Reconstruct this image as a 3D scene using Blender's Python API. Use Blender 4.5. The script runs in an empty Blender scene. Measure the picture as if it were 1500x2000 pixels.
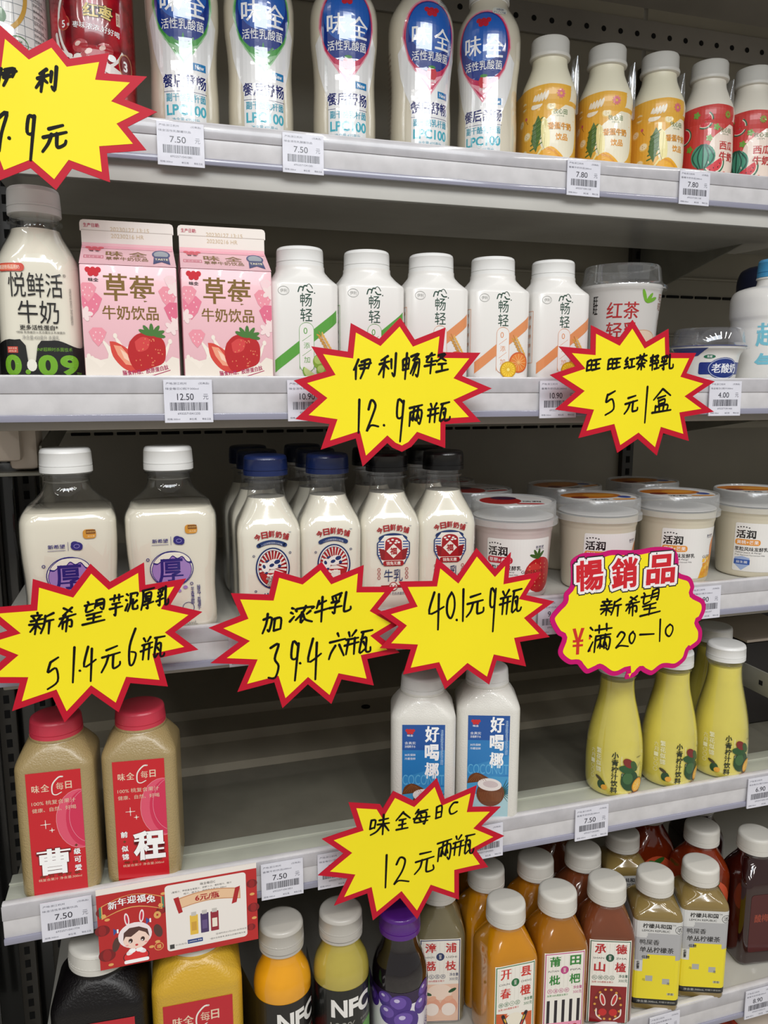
import bpy, bmesh, math, random
from mathutils import Vector, Matrix
random.seed(7)
SC = bpy.context.scene
COL = SC.collection
R_ = math.radians

# ---------------------------------------------------------------- camera
CZ = 1.35                                   # camera height above the shop floor
YAW, PITCH, F = R_(16.75), R_(9.2), 1500.0
cam = bpy.data.cameras.new('camera'); camo = bpy.data.objects.new('camera', cam); COL.objects.link(camo)
cam.sensor_fit = 'VERTICAL'; cam.sensor_height = 24.0; cam.sensor_width = 18.0
cam.lens = F / 2000 * 24.0
cam.clip_start = 0.02; cam.clip_end = 40
camo.location = (0, 0, CZ)
camo.rotation_euler = (math.pi / 2 - PITCH, 0, -YAW)
SC.camera = camo
_f = Vector((math.sin(YAW) * math.cos(PITCH), math.cos(YAW) * math.cos(PITCH), -math.sin(PITCH)))
_r = Vector((math.cos(YAW), -math.sin(YAW), 0))
_u = Vector((math.sin(YAW) * math.sin(PITCH), math.cos(YAW) * math.sin(PITCH), math.cos(PITCH)))

def at(px, py, Y):
    """point of the plane y=Y that the photograph shows at (px, py)"""
    d = _f + (px - 750) / F * _r - (py - 1000) / F * _u
    t = Y / d.y
    return Vector((d.x * t, Y, d.z * t + CZ))

# ---------------------------------------------------------------- world, lights, exposure
w = bpy.data.worlds.new('world'); SC.world = w; w.use_nodes = True
bg = w.node_tree.nodes['Background']; bg.inputs[0].default_value = (1.0, 0.97, 0.92, 1); bg.inputs[1].default_value = 0.46

def area(name, loc, target, sx, sy, power, col=(1, 0.97, 0.93)):
    l = bpy.data.lights.new(name, 'AREA'); l.shape = 'RECTANGLE'; l.size = sx; l.size_y = sy
    l.energy = power; l.color = col
    o = bpy.data.objects.new(name, l); COL.objects.link(o); o.location = loc
    d = Vector(target) - Vector(loc); o.rotation_euler = d.to_track_quat('-Z', 'Y').to_euler()
    return o
# lit header panel of the cooler across the aisle, just behind and above the photographer
area('opposite_header_light', (0.10, -0.38, CZ + 0.72), (0.12, 0.8, CZ + 0.25), 1.15, 0.26, 10.0, (0.90, 0.95, 1.0))
# tube under the front edge of this cooler's canopy
area('canopy_tube_light', (0.30, 0.36, CZ + 1.02), (0.30, 0.72, CZ - 0.6), 2.6, 0.04, 7.0, (1.0, 0.96, 0.88))
# rows of ceiling tubes of the shop
for k, x in enumerate((-1.7, -1.05, -.45, .15, .75, 1.35, 2.0)):
    area('ceiling_tube_light', (x, -1.35, CZ + 1.45), (x, -1.35 + 0.001, CZ - 2), 0.06, 1.3, 17.0, (1.0, 0.975, 0.94))
SC.view_settings.view_transform = 'Standard'; SC.view_settings.look = 'None'
SC.view_settings.gamma = 1.0; SC.view_settings.use_curve_mapping = False
SC.view_settings.exposure = -0.62

# ---------------------------------------------------------------- materials
def lin(c):
    c = c / 255.0
    return c / 12.92 if c <= 0.04045 else ((c + 0.055) / 1.055) ** 2.4
def rgb(c): return (lin(c[0]), lin(c[1]), lin(c[2]), 1.0)

def mat(name, col, rough=0.5, coat=0.0, metal=0.0, noise=0.0, nscale=40, bump=0.0, bscale=300, spec=0.5, coat_rough=0.05, sss=0.0, trans=0.0, cior=1.5):
    m = bpy.data.materials.new(name); m.use_nodes = True
    nt = m.node_tree; b = nt.nodes['Principled BSDF']
    b.inputs['Coat IOR'].default_value = cior
    b.inputs['Base Color'].default_value = rgb(col); b.inputs['Roughness'].default_value = rough
    b.inputs['Metallic'].default_value = metal; b.inputs['Coat Weight'].default_value = coat
    b.inputs['Coat Roughness'].default_value = coat_rough; b.inputs['Specular IOR Level'].default_value = spec
    if trans: b.inputs['Transmission Weight'].default_value = trans
    if sss:
        b.inputs['Subsurface Weight'].default_value = sss; b.inputs['Subsurface Scale'].default_value = 0.01
    if noise or bump:
        tc = nt.nodes.new('ShaderNodeTexCoord')
    if noise:
        n = nt.nodes.new('ShaderNodeTexNoise'); n.inputs['Scale'].default_value = nscale; n.inputs['Detail'].default_value = 4
        nt.links.new(tc.outputs['Object'], n.inputs['Vector'])
        r = nt.nodes.new('ShaderNodeValToRGB')
        r.color_ramp.elements[0].position = 0.35; r.color_ramp.elements[1].position = 0.65
        c0 = rgb([max(0, x * (1 - noise)) for x in col]); c1 = rgb([min(255, x * (1 + noise * 0.5)) for x in col])
        r.color_ramp.elements[0].color = c0; r.color_ramp.elements[1].color = c1
        nt.links.new(n.outputs['Fac'], r.inputs['Fac']); nt.links.new(r.outputs['Color'], b.inputs['Base Color'])
    if bump:
        n2 = nt.nodes.new('ShaderNodeTexNoise'); n2.inputs['Scale'].default_value = bscale; n2.inputs['Detail'].default_value = 2
        nt.links.new(tc.outputs['Object'], n2.inputs['Vector'])
        bp = nt.nodes.new('ShaderNodeBump'); bp.inputs['Strength'].default_value = bump; bp.inputs['Distance'].default_value = 0.002
        nt.links.new(n2.outputs['Fac'], bp.inputs['Height']); nt.links.new(bp.outputs['Normal'], b.inputs['Normal'])
    return m

def clear_mat(name, tint=(1, 1, 1), base=0.06, edge=0.75, rough=0.03, milky=0.0):
    """thin clear plastic: lets light through, reflects more at grazing angles"""
    m = bpy.data.materials.new(name); m.use_nodes = True; nt = m.node_tree
    for n in list(nt.nodes): nt.nodes.remove(n)
    out = nt.nodes.new('ShaderNodeOutputMaterial'); tr = nt.nodes.new('ShaderNodeBsdfTransparent'); tr.inputs[0].default_value = (*tint, 1)
    gl = nt.nodes.new('ShaderNodeBsdfGlossy'); gl.inputs['Roughness'].default_value = rough; gl.inputs[0].default_value = (0.95, 0.97, 1, 1)
    lw = nt.nodes.new('ShaderNodeLayerWeight'); lw.inputs[0].default_value = 0.35
    mr = nt.nodes.new('ShaderNodeMapRange'); mr.inputs['To Min'].default_value = base; mr.inputs['To Max'].default_value = edge
    pw = nt.nodes.new('ShaderNodeMath'); pw.operation = 'POWER'; pw.inputs[1].default_value = 2.2
    nt.links.new(lw.outputs['Facing'], pw.inputs[0]); nt.links.new(pw.outputs[0], mr.inputs['Value'])
    mx = nt.nodes.new('ShaderNodeMixShader'); nt.links.new(mr.outputs[0], mx.inputs[0])
    first = tr
    if milky:
        df = nt.nodes.new('ShaderNodeBsdfDiffuse'); df.inputs[0].default_value = (0.75, 0.76, 0.76, 1)
        m2 = nt.nodes.new('ShaderNodeMixShader'); m2.inputs[0].default_value = milky
        nt.links.new(tr.outputs[0], m2.inputs[1]); nt.links.new(df.outputs[0], m2.inputs[2]); first = m2
    nt.links.new(first.outputs[0], mx.inputs[1]); nt.links.new(gl.outputs[0], mx.inputs[2]); nt.links.new(mx.outputs[0], out.inputs[0])
    return m

M = dict(
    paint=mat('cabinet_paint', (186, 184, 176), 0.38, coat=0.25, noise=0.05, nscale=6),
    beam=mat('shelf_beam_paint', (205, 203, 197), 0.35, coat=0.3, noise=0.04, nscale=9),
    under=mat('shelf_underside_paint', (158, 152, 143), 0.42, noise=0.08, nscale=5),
    wall=mat('cooler_back_paint', (168, 161, 144), 0.40, noise=0.08, nscale=4),
    liner=mat('shelf_liner', (104, 101, 90), 0.22, coat=0.3, noise=0.10, nscale=12),
    deck=mat('shelf_deck_enamel', (190, 192, 178), 0.25, coat=0.4, noise=0.05, nscale=15),
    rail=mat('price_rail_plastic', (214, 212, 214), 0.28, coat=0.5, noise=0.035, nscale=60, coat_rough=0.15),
    railtop=mat('price_rail_grey_band', (186, 184, 188), 0.25, coat=0.5, noise=0.04, nscale=60),
    raillip=mat('price_rail_clear_lip', (148, 148, 166), 0.2, coat=0.8),
    dark=mat('dark_side_glass', (26, 26, 25), 0.15, coat=0.6, noise=0.2, nscale=7),
    underbox=mat('bounce_lit_underside_gloss', (206, 203, 196), 0.22, coat=0.5, noise=0.06, nscale=7),  # underside paint lightened; bounce from the goods below is in its colour
    darkwall=mat('dark_upright_paint', (64, 61, 56), 0.4),
    black=mat('slot_black', (6, 6, 6), 0.9),
    steel=mat('bracket_steel', (150, 148, 138), 0.35, metal=0.3, noise=0.06, nscale=20),
    clip=mat('ivory_clip_plastic', (214, 200, 186), 0.4),
    floor=mat('shop_floor_tile', (190, 186, 178), 0.25, noise=0.04, nscale=2),
    clear=clear_mat('clear_plastic'),
    cleardome=clear_mat('clear_lid_plastic', base=0.10, edge=0.9, milky=0.05),
    frost=clear_mat('frosted_lid_plastic', base=0.06, edge=0.35, rough=0.15, milky=0.30),
    sachet=clear_mat('clear_film', base=0.18, edge=0.8, rough=0.08, milky=0.10),
    milk=mat('milk', (236, 231, 214), 0.12, coat=0.9, sss=0.0),
    milkwarm=mat('thick_milk', (232, 226, 208), 0.12, coat=0.9),
    capw=mat('white_cap_plastic', (232, 232, 230), 0.35, coat=0.15),
    capoff=mat('off_white_cap_plastic', (214, 211, 203), 0.38, coat=0.1),
    capnavy=mat('navy_cap_plastic', (16, 34, 82), 0.35, coat=0.2),
    capdnavy=mat('dark_navy_cap_plastic', (14, 24, 52), 0.35, coat=0.2),
    capblack=mat('black_cap_plastic', (6, 6, 7), 0.3, coat=0.15),
    capred=mat('pink_red_cap_plastic', (206, 58, 78), 0.35, coat=0.15),
    capsilver=mat('silver_cap_plastic', (188, 184, 176), 0.32, coat=0.3),
    cappurple=mat('purple_cap_plastic', (84, 28, 128), 0.3, coat=0.4),
    capblue=mat('sky_blue_cap_plastic', (70, 150, 200), 0.35, coat=0.2),
    sleeve=mat('cream_shrink_sleeve', (222, 214, 194), 0.13, coat=1.0, coat_rough=0.05, cior=1.95),
    cream=mat('cream_bottle', (236, 230, 205), 0.32, coat=0.25, sss=0.0),
    creamw=mat('pale_cream_bottle', (232, 226, 212), 0.32, coat=0.25),
    white=mat('white_bottle_plastic', (232, 230, 226), 0.28, coat=0.25),
    coco=mat('white_textured_bottle', (226, 224, 216), 0.32, coat=0.3, bump=0.25, bscale=900),
    peach=mat('peach_juice_bottle', (172, 150, 104), 0.30, coat=0.5, bump=0.35, bscale=700, noise=0.05, nscale=12, coat_rough=0.2),
    grape=mat('grape_juice_bottle', (11, 8, 10), 0.4, coat=0.25, bump=0.35, bscale=700, coat_rough=0.25, spec=0.3),
    orangej=mat('pale_orange_juice_bottle', (212, 168, 46), 0.30, coat=0.5, bump=0.3, bscale=700, noise=0.05, nscale=12, coat_rough=0.2),
    pink=mat('pink_carton_board', (238, 190, 198), 0.35, coat=0.25),
    cartonw=mat('white_carton_board', (238, 230, 222), 0.4, coat=0.15),
    redsl=mat('dark_red_sleeve', (168, 14, 32), 0.18, coat=0.8, noise=0.35, nscale=45),
    grey=mat('grey_bottle', (206, 204, 200), 0.3, coat=0.3),
    limej=mat('lime_juice', (232, 218, 98), 0.16, coat=0.8, noise=0.05, nscale=14),
    nfcj=mat('orange_juice', (232, 160, 20), 0.1, coat=0.9, noise=0.08, nscale=14),
    pearj=mat('pear_juice', (180, 164, 72), 0.1, coat=0.9, noise=0.06, nscale=14),
    darkj=mat('dark_grape_juice', (16, 8, 14), 0.06, coat=1.0),
    lychj=mat('lychee_juice', (124, 115, 86), 0.14, coat=0.8, noise=0.06, nscale=14),
    orj=mat('spring_orange_juice', (200, 132, 10), 0.12, coat=0.9, noise=0.06, nscale=14),
    loqj=mat('loquat_juice', (164, 104, 20), 0.12, coat=0.9, noise=0.08, nscale=14),
    hawj=mat('hawthorn_juice', (118, 62, 36), 0.12, coat=0.9, noise=0.08, nscale=14),
    teaj=mat('lemon_tea', (136, 115, 66), 0.12, coat=0.9, noise=0.06, nscale=14),
    tomj=mat('tomato_juice', (126, 42, 12), 0.12, coat=0.9, noise=0.08, nscale=14),
    plumj=mat('dark_red_plum_juice', (40, 8, 8), 0.08, coat=1.0),
    yog=mat('yogurt_tub', (214, 206, 184), 0.3, coat=0.4),
    yogp=mat('pink_yogurt_tub', (204, 188, 184), 0.3, coat=0.4),
    navy=mat('navy_carton', (10, 16, 40), 0.5),
    blkbody=mat('dark_package', (30, 26, 24), 0.5),
    redbox=mat('red_orange_carton', (176, 60, 40), 0.5, noise=0.3, nscale=40),
    yellow=mat('card_yellow', (246, 228, 34), 0.5, spec=0.25, noise=0.012, nscale=8),
    cred=mat('card_red', (190, 18, 44), 0.5, spec=0.25),
    cmag=mat('card_magenta', (200, 14, 110), 0.5, spec=0.25),
    ink=mat('black_marker', (10, 7, 6), 0.6, spec=0.2),
    paper=mat('tag_paper', (222, 222, 232), 0.45, coat=0.25, noise=0.02, nscale=60),
)
_pm = {}
_gl = {}
def pmg(col):
    # print on glossy film
    col = tuple(col)
    if col not in _gl: _gl[col] = mat('film_print_%02x%02x%02x' % col, col, 0.2, coat=1.0, coat_rough=0.05, cior=1.95)
    return _gl[col]
def pm(col):
    col = tuple(col)
    if col not in _pm:
        _pm[col] = mat('print_%02x%02x%02x' % col, col, 0.35, coat=0.35)
    return _pm[col]

# ---------------------------------------------------------------- mesh helpers
def link_mesh(name, me, parent=None):
    o = bpy.data.objects.new(name, me); COL.objects.link(o)
    if parent: o.parent = parent
    return o

def finish(bm, name, mats, parent=None, smooth=True, angle=38):
    bm.normal_update()
    if smooth:
        ca = math.cos(R_(angle))
        for f in bm.faces: f.smooth = True
        for e in bm.edges:
            if len(e.link_faces) == 2 and e.link_faces[0].normal.dot(e.link_faces[1].normal) < ca: e.smooth = False
    me = bpy.data.meshes.new(name); bm.to_mesh(me); bm.free()
    if not isinstance(mats, (list, tuple)): mats = [mats]
    for m in mats: me.materials.append(m)
    return link_mesh(name, me, parent)

def add_box(bm, x0, x1, y0, y1, z0, z1, mi=0, bev=0.0):
    vs = [bm.verts.new((x, y, z)) for z in (z0, z1) for x, y in ((x0, y0), (x1, y0), (x1, y1), (x0, y1))]
    fs = []
    for q in ((3, 2, 1, 0), (4, 5, 6, 7), (0, 1, 5, 4), (1, 2, 6, 5), (2, 3, 7, 6), (3, 0, 4, 7)):
        f = bm.faces.new([vs[i] for i in q]); f.material_index = mi; fs.append(f)
    if bev:
        es = list({e for f in fs for e in f.edges})
        bmesh.ops.bevel(bm, geom=es, offset=bev, segments=2, affect='EDGES', profile=0.5)

def box(name, x0, x1, y0, y1, z0, z1, m, parent=None, bev=0.0015):
    bm = bmesh.new(); add_box(bm, x0, x1, y0, y1, z0, z1, 0, bev); return finish(bm, name, m, parent)

def prism_x(name, pts, x0, x1, m, parent=None):
    """extrude a (y, z) outline along x"""
    bm = bmesh.new()
    a = [bm.verts.new((x0, y, z)) for y, z in pts]; b = [bm.verts.new((x1, y, z)) for y, z in pts]
    n = len(pts); bm.faces.new(a); bm.faces.new(b[::-1])
    for i in range(n): bm.faces.new((a[i], b[i], b[(i + 1) % n], a[(i + 1) % n]))
    bmesh.ops.recalc_face_normals(bm, faces=bm.faces)
    return finish(bm, name, m, parent, angle=30)

def pchip(ts, ys, t):
    n = len(ts)
    i = 0
    while i < n - 2 and t > ts[i + 1]: i += 1
    h = ts[i + 1] - ts[i]
    def slope(k):
        if k == 0 or k == n - 1:
            j = 0 if k == 0 else n - 2
            return (ys[j + 1] - ys[j]) / (ts[j + 1] - ts[j])
        a = (ys[k] - ys[k - 1]) / (ts[k] - ts[k - 1]); b = (ys[k + 1] - ys[k]) / (ts[k + 1] - ts[k])
        return 0.0 if a * b <= 0 else 2 * a * b / (a + b)
    u = (t - ts[i]) / h
    m0, m1 = slope(i), slope(i + 1)
    return (2 * u**3 - 3 * u**2 + 1) * ys[i] + (u**3 - 2 * u**2 + u) * h * m0 + (-2 * u**3 + 3 * u**2) * ys[i + 1] + (u**3 - u**2) * h * m1

class Form:
    """a bottle shell: list of (z, half width, half depth, corner radius) in mm; rounded-rectangle sections"""
    def __init__(s, pts, sub=3):
        pts = [(p[0], p[1], p[1], p[1]) if len(p) == 2 else ((p[0], p[1], p[1], p[2]) if len(p) == 3 else p) for p in pts]
        ts = [0.0]
        for a, b in zip(pts, pts[1:]): ts.append(ts[-1] + max(1e-3, math.dist(a[:3], b[:3])))
        s.rings = []
        for i in range(len(pts) - 1):
            k = sub if ts[i + 1] - ts[i] > 2.5 else 1
            for j in range(k):
                t = ts[i] + (ts[i + 1] - ts[i]) * j / k
                s.rings.append([pchip(ts, [p[c] for p in pts], t) for c in range(4)])
        s.rings.append(list(pts[-1]))
    def sec(s, z):
        r = s.rings
        for a, b in zip(r, r[1:]):
            if a[0] <= z <= b[0] and b[0] > a[0] + 1e-6:
                u = (z - a[0]) / (b[0] - a[0]); return [a[k] + (b[k] - a[k]) * u for k in (1, 2, 3)]
        return (r[0] if z < r[0][0] else r[-1])[1:]
    @staticmethod
    def ring(a, b, c, N):
        out = []
        for i in range(N):
            p = (i + .5) * 2 * math.pi / N
            x, y = math.cos(p), math.sin(p)
            out.append((math.copysign(a - c, x) + c * x, math.copysign(b - c, y) + c * y))
        return out
    def mesh(s, bm, z0=None, z1=None, inset=0.0, N=48, mi=0, bottom=True, top=True):
        rs = [r for r in s.rings if (z0 is None or r[0] > z0 + .05) and (z1 is None or r[0] < z1 - .05)]
        if z0 is not None: rs.insert(0, [z0, *s.sec(z0)])
        if z1 is not None: rs.append([z1, *s.sec(z1)])
        prev = None; first = None
        for z, a, b, c in rs:
            c2 = max(min(c, a, b) - inset, 0.3)
            vs = [bm.verts.new((x * .001, y * .001, z * .001)) for x, y in s.ring(a - inset, b - inset, c2, N)]
            if prev:
                for i in range(N):
                    f = bm.faces.new((prev[i], prev[(i + 1) % N], vs[(i + 1) % N], vs[i])); f.material_index = mi
            else: first = vs
            prev = vs
        if bottom: bm.faces.new(first[::-1]).material_index = mi
        if top: bm.faces.new(prev).material_index = mi
    def build(s, name, m, parent, **k):
        bm = bmesh.new(); s.mesh(bm, **k); return finish(bm, name, m, parent)
    def wrap(s, u, v, e):
        """label coordinates (u across, v up, mm) on the shell, lifted by e"""
        a, b, c = s.sec(v); c = min(c, a, b); sg = 1 if u >= 0 else -1; t = abs(u)
        L = a - c
        if t <= L: p, n = (t, -b), (0, -1)
        elif t <= L + c * math.pi / 2:
            q = (t - L) / c; n = (math.sin(q), -math.cos(q)); p = (L + c * n[0], -(b - c) + c * n[1])
        else: p, n = (a, -(b - c) + (t - L - c * math.pi / 2)), (1, 0)
        return Vector((sg * (p[0] + n[0] * e) * .001, (p[1] + n[1] * e) * .001, v * .001))

def lathe(bm, pts, N=48, ribs=None, mi=0, cx=0, cy=0, close=True):
    """pts (z, r) mm; ribs=(z0,z1,amp) ridged zone"""
    prev = None; first = None
    for z, r in pts:
        vs = []
        for i in range(N):
            rr = r
            if ribs and ribs[0] <= z <= ribs[1] and i % 2: rr = r - ribs[2]
            p = 2 * math.pi * i / N
            vs.append(bm.verts.new(((cx + rr * math.cos(p)) * .001, (cy + rr * math.sin(p)) * .001, z * .001)))
        if prev:
            for i in range(N):
                f = bm.faces.new((prev[i], prev[(i + 1) % N], vs[(i + 1) % N], vs[i])); f.material_index = mi
        else: first = vs
        prev = vs
    if close:
        bm.faces.new(first[::-1]).material_index = mi; bm.faces.new(prev).material_index = mi

def cap(parent, z0, z1, r, m, name='cap', ribs=True, band=True, taper=0.6):
    bm = bmesh.new(); h = z1 - z0
    p = [(z0, r - 1.5), (z0, r)]
    if band: p += [(z0 + h * .24, r), (z0 + h * .25, r - .7), (z0 + h * .27, r - .7), (z0 + h * .28, r - .1)]
    p += [(z0 + h * .34, r - .1), (z0 + h * .345, r - .1), (z1 - h * .2, r - taper), (z1 - h * .19, r - taper), (z1 - h * .07, r - taper - .7), (z1 - h * .02, r - taper - 2), (z1, r - taper - 4)]
    lathe(bm, p, 96 if ribs else 48, (z0 + h * .3401, z0 + h * .8099, .35) if ribs else None)
    return finish(bm, name, m, parent, angle=50)

# ---------------------------------------------------------------- flat print
_txt = {}
def text_tris(s, bold=0.0, vert=False, gap=1.0):
    """2D triangles of a string, bounding box scaled to 0..1"""
    key = (s, bold, vert, gap)
    if key in _txt: return _txt[key]
    cu = bpy.data.curves.new('text', 'FONT'); cu.resolution_u = 5 if s.isascii() else 3; cu.size = 1.0
    cu.body = '\n'.join(s) if vert else s
    cu.space_line = 0.78 * gap if vert else 1.0
    cu.align_x = 'CENTER'
    if not vert: cu.space_character = gap
    o = bpy.data.objects.new('text', cu)
    me = bpy.data.meshes.new_from_object(o)
    me.calc_loop_triangles()
    ky, vs, remap = {}, [], []
    for v in me.vertices:              # weld, so that contours are closed
        q = (round(v.co.x, 5), round(v.co.y, 5))
        if q not in ky: ky[q] = len(vs); vs.append(q)
        remap.append(ky[q])
    tr = []
    for t in me.loop_triangles:
        a, b, c = (remap[i] for i in t.vertices)
        if len({a, b, c}) < 3: continue
        ar = (vs[b][0] - vs[a][0]) * (vs[c][1] - vs[a][1]) - (vs[b][1] - vs[a][1]) * (vs[c][0] - vs[a][0])
        tr.append((a, b, c) if ar > 0 else (a, c, b))
    if bold > 0:                       # heavier weight
        cnt = {}
        for a, b, c in tr:
            for e in ((a, b), (b, c), (c, a)): k = (min(e), max(e)); cnt.setdefault(k, []).append(e)
        edges = [v[0] for v in cnt.values() if len(v) == 1]
        if bold <= .055:               # push the contours outwards
            nr = {}
            for a, b in edges:
                A, B = Vector(vs[a]), Vector(vs[b]); d = B - A
                if d.length < 1e-7: continue
                d.normalize(); p = Vector((d.y, -d.x)); nr.setdefault(a, []).append(p); nr.setdefault(b, []).append(p)
            for k, ps in nr.items():
                q = sum(ps, Vector((0, 0)))
                if q.length < 1e-3: continue
                q.normalize(); q = q * min(1.6, 1 / max(.3, q.dot(ps[0]))) * bold
                vs[k] = (vs[k][0] + q.x, vs[k][1] + q.y)
        else:                          # a band along every contour edge
            for a, b in edges:
                A, B = Vector(vs[a]), Vector(vs[b]); d = B - A
                if d.length < 1e-6: continue
                d = d.normalized() * bold; p = Vector((-d.y, d.x)); k = len(vs)
                A2, B2 = A - d * .6, B + d * .6
                vs += [tuple(A2 + p), tuple(A2 - p), tuple(B2 - p), tuple(B2 + p)]; tr += [(k, k + 1, k + 2), (k, k + 2, k + 3)]
    bpy.data.objects.remove(o); bpy.data.meshes.remove(me); bpy.data.curves.remove(cu)
    if vs:
        x0 = min(v[0] for v in vs); x1 = max(v[0] for v in vs); y0 = min(v[1] for v in vs); y1 = max(v[1] for v in vs)
        vs = [((x - x0) / (x1 - x0) - .5, (y - y0) / (y1 - y0) - .5) for x, y in vs]
        asp = (x1 - x0) / (y1 - y0)
    else: asp = 1
    _txt[key] = (vs, tr, asp)
    return _txt[key]

def ribbon(pts, w, w2=None, caps=True):
    """polyline -> list of quads/tris (2D)"""
    out = []; n = len(pts)
    if w2 is None: w2 = w
    P = [Vector(p) for p in pts]; N = []
    for i in range(n):
        d = (P[min(i + 1, n - 1)] - P[max(i - 1, 0)])
        d = d.normalized() if d.length > 1e-9 else Vector((1, 0)); N.append(Vector((-d.y, d.x)))
    W = [w + (w2 - w) * i / max(1, n - 1) for i in range(n)]
    A = [P[i] + N[i] * W[i] / 2 for i in range(n)]; B = [P[i] - N[i] * W[i] / 2 for i in range(n)]
    for i in range(n - 1): out.append([B[i], B[i + 1], A[i + 1], A[i]])
    if caps:
        for c, r in ((P[0], W[0] / 2), (P[-1], W[-1] / 2)):
            out.append([c + Vector((math.cos(a * math.pi / 4), math.sin(a * math.pi / 4))) * r for a in range(8)])
    return out

def smooth_line(pts, k=5):
    if len(pts) < 3: return [Vector(p) for p in pts]
    P = [Vector(p) for p in pts]; out = []
    for i in range(len(P) - 1):
        a, b = P[max(i - 1, 0)], P[i]; c, d = P[i + 1], P[min(i + 2, len(P) - 1)]
        for j in range(k):
            t = j / k
            out.append(.5 * ((2 * b) + (-a + c) * t + (2 * a - 5 * b + 4 * c - d) * t * t + (-a + 3 * b - 3 * c + d) * t**3))
    out.append(P[-1]); return out

class Print:
    def __init__(s, fmap, step=4.0, flat=0.0, e0=0.25, de=0.05):
        s.bm = bmesh.new(); s.map = fmap; s.step = step; s.flat = flat; s.e = e0; s.de = de; s.mats = []; s.clip = None; s.glossy = False; s.dy = 0.0; s.laid = []
    def mi(s, c):
        m = c if isinstance(c, bpy.types.Material) else (pmg(c) if s.glossy else pm(c))
        if m not in s.mats: s.mats.append(m)
        return s.mats.index(m)
    def add(s, vs, faces, col):
        b = bmesh.new(); V = [b.verts.new((x, y, 0)) for x, y in vs]
        for f in faces:
            try: b.faces.new([V[i] for i in f])
            except ValueError: pass
        if s.clip:
            x0, y0, x1, y1 = s.clip
            for co, no in (((x0, 0, 0), (-1, 0, 0)), ((x1, 0, 0), (1, 0, 0)), ((0, y0, 0), (0, -1, 0)), ((0, y1, 0), (0, 1, 0))):
                bmesh.ops.bisect_plane(b, geom=b.verts[:] + b.edges[:] + b.faces[:], plane_co=co, plane_no=no, clear_outer=True)
        if not b.verts: b.free(); return
        xs = [v.co.x for v in b.verts]; ys = [v.co.y for v in b.verts]
        x0, x1, y0, y1 = min(xs), max(xs), min(ys), max(ys)
        if s.step and (x1 > s.flat or x0 < -s.flat):
            x = math.floor(x0 / s.step) * s.step + s.step
            while x < x1:
                if abs(x) >= s.flat - s.step:
                    bmesh.ops.bisect_plane(b, geom=b.verts[:] + b.edges[:] + b.faces[:], plane_co=(x, 0, 0), plane_no=(1, 0, 0))
                x += s.step
        if s.step:
            y = math.floor(y0 / 5) * 5 + 5
            while y < y1:
                bmesh.ops.bisect_plane(b, geom=b.verts[:] + b.edges[:] + b.faces[:], plane_co=(0, y, 0), plane_no=(0, 1, 0)); y += 5
        # a print is laid just above whatever it overlaps
        lay = 1 + max([q[4] for q in s.laid if q[0] < x1 and q[1] > x0 and q[2] < y1 and q[3] > y0], default=-1)
        s.laid.append((x0, x1, y0, y1, lay)); e_ = s.e + lay * s.de
        idx = {}; k = s.mi(col)
        for v in b.verts: idx[v] = s.bm.verts.new(s.map(v.co.x, v.co.y + s.dy, e_))
        for f in b.faces:
            vv = [idx[v] for v in f.verts]
            if f.normal.z < 0: vv.reverse()
            try: s.bm.faces.new(vv).material_index = k
            except ValueError: pass
        b.free()
    def poly(s, pts, col):
        from mathutils.geometry import tessellate_polygon
        t = tessellate_polygon([[Vector((p[0], p[1], 0)) for p in pts]])
        fs = []
        for f in t:
            a, b, c = (Vector(pts[i][:2]) for i in f)
            fs.append(f if (b - a).cross(c - a) > 0 else f[::-1])
        s.add([tuple(p[:2]) for p in pts], fs, col)
    def rect(s, x0, y0, x1, y1, col): s.add([(x0, y0), (x1, y0), (x1, y1), (x0, y1)], [(0, 1, 2, 3)], col)
    def rr(s, x0, y0, x1, y1, r, col):
        pts = []
        for cx, cy, a in ((x1 - r, y0 + r, -90), (x1 - r, y1 - r, 0), (x0 + r, y1 - r, 90), (x0 + r, y0 + r, 180)):
            for k in range(5): q = R_(a + k * 22.5); pts.append((cx + r * math.cos(q), cy + r * math.sin(q)))
        s.poly(pts, col)
    def ell(s, cx, cy, rx, ry, col, rot=0, n=24, a0=0, a1=360):
        c, q = math.cos(R_(rot)), math.sin(R_(rot)); pts = []
        full = a1 - a0 >= 360
        for i in range(n if full else n + 1):
            t = R_(a0 + (a1 - a0) * i / n); x, y = rx * math.cos(t), ry * math.sin(t)
            pts.append((cx + x * c - y * q, cy + x * q + y * c))
        s.poly(pts, col)
    def ring(s, cx, cy, rx, ry, w, col, n=28, a0=0, a1=360):
        pts = [(cx + rx * math.cos(R_(a0 + (a1 - a0) * i / n)), cy + ry * math.sin(R_(a0 + (a1 - a0) * i / n))) for i in range(n + 1)]
        s.line(pts, w, col, caps=False)
    def line(s, pts, w, col, caps=True, w2=None, smooth=False):
        if smooth: pts = smooth_line(pts)
        vs, fs = [], []
        for q in ribbon(pts, w, w2, caps):
            k = len(vs); vs += [(p[0], p[1]) for p in q]; fs.append(tuple(range(k, k + len(q))))
        s.add(vs, fs, col)
    def box_line(s, x0, y0, x1, y1, w, col):
        s.line([(x0, y0), (x1, y0)], w, col); s.line([(x1, y0), (x1, y1)], w, col); s.line([(x1, y1), (x0, y1)], w, col); s.line([(x0, y1), (x0, y0)], w, col)
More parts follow.
